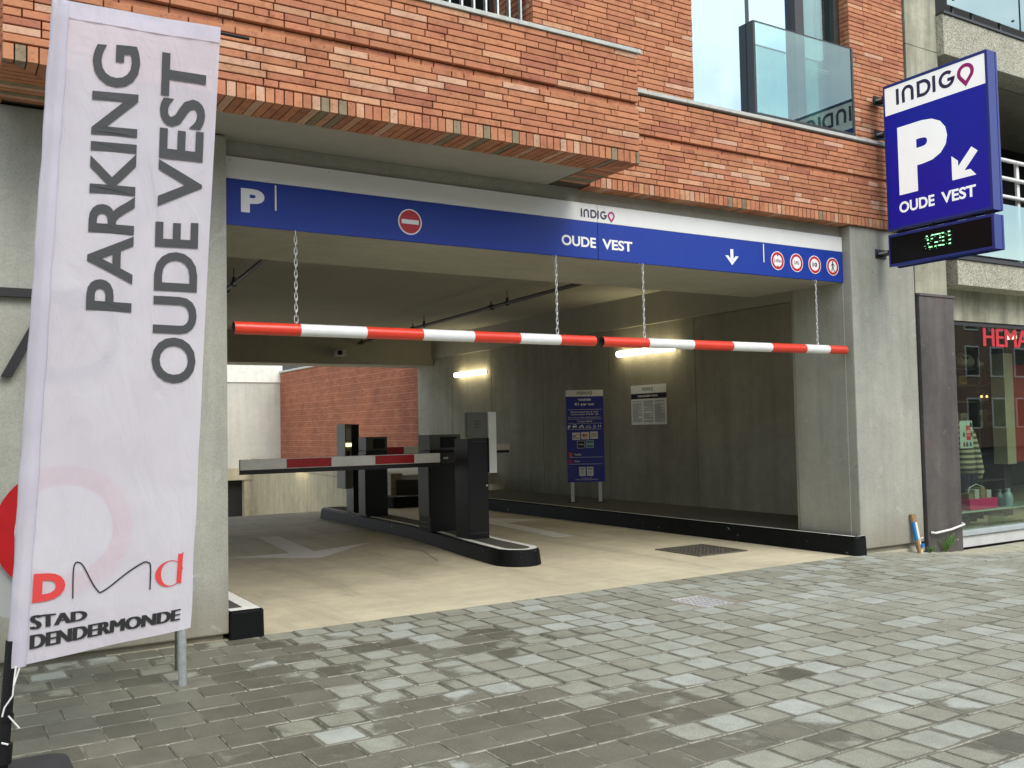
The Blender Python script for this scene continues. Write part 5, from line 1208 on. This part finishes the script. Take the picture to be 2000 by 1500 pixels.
lo_ = npart('balcony_balustrade', M_FRAME, [(10.35, 30, 6.69, 6.74, 3.363, 3.40)])
for a, b_ in ((10.45, 12.4), (12.44, 14.4), (14.44, 30)):
    mb = MB(); mb.box(a, b_, 6.70, 6.712, 3.43, 4.12); mb.build('glass_panel', M_GLASSG, lo_)
    for q in (11.95,):
        mb = MB(); mb.cyl((q, 6.70, 3.98), (q, 6.685, 3.98), .014, 12); mb.build('clamp', M_FRAME, lo_)
M_RAIL = plain('white_rail', (.78, .78, .74), .4)
mb = MB()
for z_ in (4.30, 4.54, 4.78): mb.cyl((10.35, 6.9, z_), (30, 6.9, z_), .026, 12)
mb.build('rail', M_RAIL, lo_, smooth=50)
for x_ in (10.4, 12.17, 13.9): mb = MB(); mb.box(x_ - .03, x_ + .03, 6.93, 6.96, 3.4, 4.80); mb.build('rail_post', M_RAIL, lo_)
mb = MB(); mb.tube([(9.70, 6.700, .16), (9.72, 6.66, .155), (10.0, 6.655, .175), (10.27, 6.66, .215), (10.29, 6.700, .225)], .013, 8); mb.build('pipe_strap', M_RAIL, nbz, smooth=50)
# shop
YG2 = 7.0
sh = empty('shop_window', (12.5, YG2, 0), 'large shop window with red lettering and a pale sill beside the brown column', 'shop window')
def spart(name, m, boxes, bevel=0):
    mb = MB()
    for b_ in boxes: mb.box(*b_)
    return mb.build(name, m, sh, bevel=bevel)
spart('frame', M_FRAME, [(10.32, 30, YG2 - .02, YG2 + .05, 2.60, 2.654), (10.32, 10.36, YG2 - .02, YG2 + .05, .08, 2.60), (13.0, 13.06, YG2 - .02, YG2 + .05, .08, 2.60)])
spart('sill', plain('pale_sill', (.42, .47, .48), .5), [(10.32, 30, YG2 - .06, YG2 + .10, .02, .08)], .004); spart('sill_base', plain('white_base', (.62, .63, .60), .6), [(10.32, 30, YG2 - .03, YG2 + .1, -.12, .019)])
spart('glass_pane', M_GLASSS, [(10.36, 13.0, YG2, YG2 + .01, .08, 2.60), (13.06, 30, YG2, YG2 + .01, .08, 2.60)])
lettering('HEMA', ((11.355, YG2 - .004, 2.36), (12.36, YG2 - .004, 2.36), (11.355, YG2 - .004, 2.60)), M_HRED, sh, .0, extra=.012, lift=(0, -.0008, 0))
spart('shop_floor', M_CREAM, [(10.2, 30, YG2 + .1, 11.5, -.1, .03)]); spart('shop_ceiling', M_CABG, [(10.2, 30, YG2 + .1, 11.5, 2.75, 2.8)])
spart('shop_back_wall', plain('shop_wall', (.10, .10, .07), .8), [(10.2, 30, 11.4, 11.5, 0, 2.8), (10.2, 10.3, YG2 + .3, 11.4, 0, 2.8), (29.9, 30, YG2 + .1, 11.4, 0, 2.8)])
spart('shop_column', plain('shop_dark_column', (.025, .03, .035), .6), [(13.22, 13.46, 7.95, 8.3, .03, 2.75)]); spart('shop_column', M_CREAM, [(12.79, 13.0, 7.6, 7.8, .80, 2.35)])
spart('red_panel', plain('shop_panel_red', (.30, .03, .025), .6), [(13.02, 15, 7.66, 7.70, .82, 2.2)])
lampm = emis('shop_lamp', (1, .93, .78), 3)
for x_, y_ in ((12.9, 7.5), (11.2, 8.6), (14.65, 8.6), (17, 9.5)):
    mb = MB(); mb.cyl((x_, y_, 2.70), (x_, y_, 2.745), .11, 20); mb.build('ceiling_lamp', lampm, sh)
# display shelf unit with goods
su = empty('display_shelf', (12.65, 8.1, .03), 'dark shelf unit with goods behind the shop glass', 'shelf')
for z_ in (.55, .92, 1.30, 1.67, 1.90, 2.13): mb = MB(); mb.box(12.05, 13.2, 7.9, 8.3, z_, z_ + .025); mb.build('shelf_board', M_PIPE, su)
for x_ in (12.02, 12.62, 13.19): mb = MB(); mb.box(x_, x_ + .028, 7.9, 8.3, .03, 2.4); mb.build('upright', M_PIPE, su)
mb = MB(); mb.box(12.06, 13.18, 8.305, 8.33, .03, 2.4); mb.build('back_panel', plain('shelf_back', (.14, .12, .07), .8), su)
M_TOY = plain('plush_cream', (.45, .42, .30), .95, var=.2, scale=30)
def blob(mb, c, r, sx=1, sy_=1, sz=1, n=10, mi=0):
    vs = []; fs = []
    for i in range(n + 1):
        for j in range(n * 2):
            a, b_ = math.pi * i / n, math.pi * j / n
            vs.append((c[0] + r * sx * math.sin(a) * math.cos(b_), c[1] + r * sy_ * math.sin(a) * math.sin(b_), c[2] + r * sz * math.cos(a)))
    for i in range(n):
        for j in range(n * 2): fs.append((i * n * 2 + j, (i + 1) * n * 2 + j, (i + 1) * n * 2 + (j + 1) % (n * 2), i * n * 2 + (j + 1) % (n * 2)))
    mb.add(vs, fs, mi)
def toy(x, y, z):
    e = empty('plush_toy', (x, y, z), 'cream plush animal lying on the top shelf in the shop window', 'toy')
    mb = MB(); blob(mb, (x + .22, y, z + .10), .13, 1.9, 1, .85); mb.build('body', M_TOY, e, smooth=180)
    mb = MB(); blob(mb, (x, y - .03, z + .12), .11); blob(mb, (x - .06, y - .03, z + .22), .035, mi=1); blob(mb, (x + .06, y - .03, z + .22), .035, mi=1); blob(mb, (x - .04, y - .13, z + .14), .02, mi=1); blob(mb, (x + .04, y - .13, z + .14), .02, mi=1); mb.build('head', [M_TOY, M_BLACK], e, smooth=180)
    for dx in (.38, .46): mb = MB(); blob(mb, (x + dx, y - .06, z + .05), .05, 1.4); mb.build('leg', M_TOY, e, smooth=180)
toy(12.40, 8.05, 2.158)
GL = 'house shaped lanterns on the shop shelf'
for i, x_ in enumerate((12.72, 12.95, 13.08)):
    e = empty('lantern', (x_, 8.1, 1.697), ['house shaped lantern standing apart on the shelf in the shop', 'house shaped lantern between two others on the shop shelf', 'house shaped lantern nearest the dark column on the shop shelf'][i], 'lantern', GL)
    mb = MB(); w = .06
    mb.prism([(x_ - w, 1.699), (x_ + w, 1.699), (x_ + w, 1.81), (x_, 1.875), (x_ - w, 1.81)], 8.06, 8.14, fn=lambda a, b_, c: (a, c, b_)); mb.build('body', M_CREAM, e)
    mb = MB(); mb.prism([(x_ - w * .6, 1.72), (x_ + w * .6, 1.72), (x_ + w * .6, 1.80), (x_, 1.845), (x_ - w * .6, 1.80)], 8.054, 8.059, fn=lambda a, b_, c: (a, c, b_)); mb.build('window', M_DARK, e)
    mb = MB(); blob(mb, (x_, 8.05, 1.76), .02); mb.build('light', emis('warm_bulb', (1, .6, .2), 2), e)
GB = 'cartons on the shop shelves'
for nm, c, x_, w, z_, h in (('white', (.50, .50, .44), 12.12, .18, 1.325, .22), ('grey', (.22, .22, .19), 12.36, .16, 1.325, .2), ('cream', (.48, .44, .32), 12.70, .20, 1.325, .24), ('tan', (.40, .30, .16), 12.95, .19, 1.325, .24),
                        ('brown', (.30, .14, .05), 12.12, .15, 1.925, .12), ('ochre', (.45, .28, .06), 12.36, .18, 1.925, .13), ('yellow', (.50, .34, .05), 12.72, .16, 1.925, .15), ('red', (.42, .06, .03), 12.98, .16, 1.925, .17)):
    e = empty('shop_box', (x_, 8.1, z_), '%s carton on the %s shelf of the display in the shop window' % (nm, 'lower' if z_ < 1.5 else 'upper'), 'box', GB)
    mb = MB(); mb.box(x_, x_ + w, 8.0, 8.2, z_ + .001, z_ + h); mb.build('carton', plain('carton', c, .6), e, bevel=.004)
    mb = MB(); mb.box(x_ + w * .15, x_ + w * .85, 7.996, 7.999, z_ + h * .3, z_ + h * .7); mb.build('carton_label', plain('carton_label', mulc(c, .5), .6), e)
# mannequin with striped jumper
mj, t, b, l = mat('striped_knit'); p = N(t, 'ShaderNodeNewGeometry'); sx = N(t, 'ShaderNodeSeparateXYZ'); l(p.outputs['Position'], sx.inputs[0])
wv = N(t, 'ShaderNodeMath', operation='PINGPONG', i={1: .035}); l(sx.outputs[2], wv.inputs[0]); gt = N(t, 'ShaderNodeMath', operation='GREATER_THAN', i={1: .018}); l(wv.outputs[0], gt.inputs[0])
mm = N(t, 'ShaderNodeMix', data_type='RGBA'); mm.inputs[6].default_value = (.10, .11, .09, 1); mm.inputs[7].default_value = (.55, .52, .40, 1); l(gt.outputs[0], mm.inputs[0]); l(mm.outputs[2], b.inputs['Base Color']); b.inputs['Roughness'].default_value = .9
mq = empty('mannequin', (11.750, 7.55, .03), 'headless mannequin in a striped jumper behind the shop glass', 'mannequin')
def loft(mb, secs, n=20, mi=0):
    vs = []; fs = []
    for (cx, cy_, z, a, b_) in secs: vs += [(cx + a * math.cos(2 * math.pi * k / n), cy_ + b_ * math.sin(2 * math.pi * k / n), z) for k in range(n)]
    for i in range(len(secs) - 1):
        for k in range(n): fs.append((i * n + k, i * n + (k + 1) % n, (i + 1) * n + (k + 1) % n, (i + 1) * n + k))
    fs += [tuple(range(n - 1, -1, -1)), tuple(range((len(secs) - 1) * n, len(secs) * n))]; mb.add(vs, fs, mi)
mb = MB(); loft(mb, [(11.720, 7.55, .72, .15, .10), (11.720, 7.55, .85, .16, .11), (11.710, 7.55, 1.0, .15, .10), (11.710, 7.55, 1.15, .17, .11), (11.700, 7.55, 1.28, .19, .10), (11.700, 7.55, 1.34, .12, .08), (11.700, 7.55, 1.38, .06, .06)]); mb.build('jumper', mj, mq, smooth=180)
mb = MB(); loft(mb, [(11.900, 7.50, .62, .05, .05), (11.930, 7.50, .75, .075, .07), (11.910, 7.52, .95, .075, .07), (11.880, 7.54, 1.12, .075, .07), (11.840, 7.55, 1.26, .07, .07), (11.800, 7.55, 1.31, .04, .05)]); mb.build('sleeve', mj, mq, smooth=180)
mb = MB(); loft(mb, [(11.650, 7.56, .08, .07, .07), (11.640, 7.56, .4, .085, .085), (11.640, 7.55, .72, .09, .1)]); mb.build('leg', M_NAVY, mq, smooth=180)
mb = MB(); loft(mb, [(11.810, 7.56, .08, .07, .07), (11.810, 7.56, .4, .085, .085), (11.800, 7.55, .72, .09, .1)]); mb.build('leg', M_NAVY, mq, smooth=180)
mb = MB(); mb.cyl((11.700, 7.55, .03), (11.700, 7.55, .05), .2, 24); mb.build('foot_plate', M_STEEL, mq)
# glass shelf with basket
gs = empty('glass_shelf', (11.6, 7.25, .03), 'low glass display shelf just inside the shop window', 'shelf')
mb = MB(); mb.box(10.65, 12.9, 7.12, 7.42, .265, .285); mb.build('glass_top', plain('pale_glass_edge', (.42, .55, .48), .2), gs)
for x_ in (10.7, 11.9, 12.85): mb = MB(); mb.box(x_, x_ + .02, 7.16, 7.38, .03, .264); mb.build('glass_leg', M_GLASSB, gs)
bk = empty('pink_basket', (11.48, 7.26, .285), 'bright pink box with packets standing on the glass shelf in the shop', 'basket')
mb = MB(); mb.box(11.18, 11.78, 7.16, 7.40, .287, .42); mb.build('box', M_PINK, bk, bevel=.008)
mb = MB(); mb.tube([(11.28, 7.26, .42), (11.33, 7.26, .56), (11.48, 7.26, .60), (11.63, 7.26, .56), (11.68, 7.26, .42)], .008, 8); mb.build('handle', M_STEEL, bk, smooth=50)
for i in range(4): mb = MB(); mb.box(11.22 + i * .13, 11.32 + i * .13, 7.20, 7.32, .421, .49 + .07 * random.random()); mb.build('packet', plain('packet', random.choice([(.5, .48, .38), (.25, .22, .12), (.45, .5, .5)]), .6), bk)
for i, (x_, c) in enumerate(((11.98, (.10, .12, .16)), (12.18, (.30, .45, .50)))):
    e = empty('wrapped_pack', (x_, 7.26, .285), ['dark wrapped pack beside the pink box in the shop', 'pale blue wrapped pack beside the pink box in the shop'][i], 'pack')
    mb = MB(); loft(mb, [(x_, 7.26, .286, .07, .05), (x_, 7.26, .37, .08, .06), (x_, 7.26, .44, .06, .05), (x_ + .01, 7.26, .47, .03, .02), (x_, 7.26, .51, .06, .02)], 12); mb.build('pack', plain('wrap', c, .3), e, smooth=60)
ps = empty('sale_poster', (10.98, YG2, 1.2), 'pale poster with a red sale tag stuck inside the shop glass', 'poster')
mb = MB(); mb.box(10.80, 11.06, YG2 + .012, YG2 + .015, 1.08, 1.42); mb.build('sheet', plain('poster_mint', (.50, .65, .60), .6), ps)
mb = MB(); mb.box(10.93, 11.02, YG2 + .0105, YG2 + .0115, 1.18, 1.36); mb.build('red_tag', M_HRED, ps)
lettering('30%', ((10.94, YG2 + .0102, 1.265), (11.012, YG2 + .0102, 1.265), (10.94, YG2 + .0102, 1.305)), M_WHITE, ps, .02)
lettering('korting', ((10.94, YG2 + .0102, 1.225), (11.012, YG2 + .0102, 1.225), (10.94, YG2 + .0102, 1.25)), M_WHITE, ps, .01)
for i, (x_, z_, c) in enumerate(((10.88, 1.13, (.3, .05, .04)), (10.94, 1.13, (.02, .07, .1)), (11.01, 1.13, (.02, .12, .18)), (10.88, 1.25, (.03, .1, .1)), (11.035, 1.25, (.03, .08, .06)), (11.03, 1.37, (.03, .06, .07)))):
    mb = MB(); mb.prism([(x_ - .022, z_ - .03), (x_ + .022, z_ - .03), (x_ + .02, z_ + .01), (x_, z_ + .035), (x_ - .02, z_ + .01)], YG2 + .0108, YG2 + .0118, fn=lambda a, b_, c_: (a, c_, b_)); mb.build('printed_pack', plain('print', c, .6), ps)

tw = empty('fallen_twig', (11.0, 6.2, gz(11)), 'thin dark twig lying on the sandy paving in front of the shop', 'twig')
mb = MB(); z_ = gz(11.0) + .008; mb.tube([(10.75, 6.12, z_), (10.86, 6.17, z_ + .01), (10.95, 6.16, z_ + .02), (11.0, 6.2, z_ + .012)], .005, 6); mb.tube([(10.95, 6.16, z_ + .02), (10.99, 6.11, z_ + .03)], .004, 6); mb.build('stem', M_BLACK, tw)
# ================================================================== ACROSS THE STREET (reflected in the glass)
for i, (x0, x1, hh, c, lab) in enumerate(((-16, -4, 8.2, (.34, .30, .24), 'beige terraced house across the street'), (-4.02, 7, 8.8, (.28, .13, .09), 'red brick house across the street with two rows of windows'), (7.02, 18, 8.0, (.40, .38, .33), 'pale rendered house across the street'), (18.02, 130, 8.6, (.30, .20, .15), 'long brown house across the street'))):
    e = empty('street_house', ((x0 + x1) / 2, -15, 0), lab, 'house', 'houses across the street')
    mb = MB(); mb.box(x0, x1, -24, -15, -.1, hh); mb.build('wall', concrete('house_wall', c, var=.12), e)
    mb = MB(); mb.box(x0, x1, -24.2, -14.9, hh + .001, hh + .2); mb.build('roof', M_CABG, e)
    x = x0 + .9
    while x < x1 - 1.5:
        for z0 in (.9, 3.6, 6.0):
            mb = MB(); mb.box(x, x + 1.2, -14.998, -14.94, z0, z0 + 1.6); f_ = mb.build('window', M_WHITE, e)
            mb = MB(); mb.box(x + .08, x + 1.12, -14.939, -14.93, z0 + .08, z0 + 1.52); mb.build('pane', M_SCREEN, f_)
        x += 2.2
# ================================================================== SMALL THINGS
st = empty('taped_stick', (9.40, 6.66, -.03), 'wooden stake wrapped in blue and cream tape leaning on the concrete pillar', 'stake')
def lean(name, m, z0, z1, xa, xb, dy=0):
    mb = MB(); vs = []
    for z in (z0, z1): vs += [(q - z * .09, 6.655 + dy + yy + .12 * z, z) for yy, q in ((0, xa), (0, xb), (.03, xb), (.03, xa))]
    mb.add(vs, [(0, 3, 2, 1), (4, 5, 6, 7), (0, 1, 5, 4), (1, 2, 6, 5), (2, 3, 7, 6), (3, 0, 4, 7)]); return mb.build(name, m, st)
lean('stake', M_WOOD, .30, .385, 9.395, 9.465); lean('blue_tape', M_TAPEB, .0, .30, 9.395, 9.43); lean('cream_tape', M_TAPEC, -.06, .30, 9.431, 9.465)
lean('short_stake', M_WOOD, -.06, .10, 9.365, 9.40, -.03)
mb = MB(); mb.tube([(9.37, 6.635, .13), (9.41, 6.63, .12), (9.46, 6.64, .13)], .006, 6); mb.build('string', M_ROPE, st)
mb = MB(); mb.box(9.425, 9.475, 6.63, 6.645, .02, .06); mb.build('tape_knot', M_TAPEB, st)
def weed(label, x, y, n, hgt, spread):
    e = empty('weed', (x, y, gz(x)), label, 'weed')
    for i in range(n):
        a = random.uniform(0, 2 * math.pi); l_ = hgt * random.uniform(.6, 1); mb = MB()
        tip = Vector((x + math.cos(a) * spread * random.uniform(.4, 1), y - abs(math.sin(a)) * spread * .8, gz(x) + l_))
        base = Vector((x, y, gz(x) - .01)); side = Vector((-math.sin(a), math.cos(a), .2)).normalized()
        for k in range(5):
            q = base.lerp(tip, .25 + .18 * k); wd = .028 * (1 - k * .15)
            for s_ in (-1, 1): mb.add([q, q + side * s_ * wd + Vector((0, 0, .018)), q + side * s_ * wd * .7 + (tip - base) * .16], [(0, 1, 2)])
        mb.tube([base, base.lerp(tip, .5) + Vector((0, 0, .01)), tip], .0025, 5)
        mb.build('frond', M_LEAF, e)
weed('small green weed growing at the foot of the brown column', 9.93, 6.69, 14, .20, .13)
weed('low dull weed in the crack between pillar and column', 9.62, 6.68, 8, .07, .10)
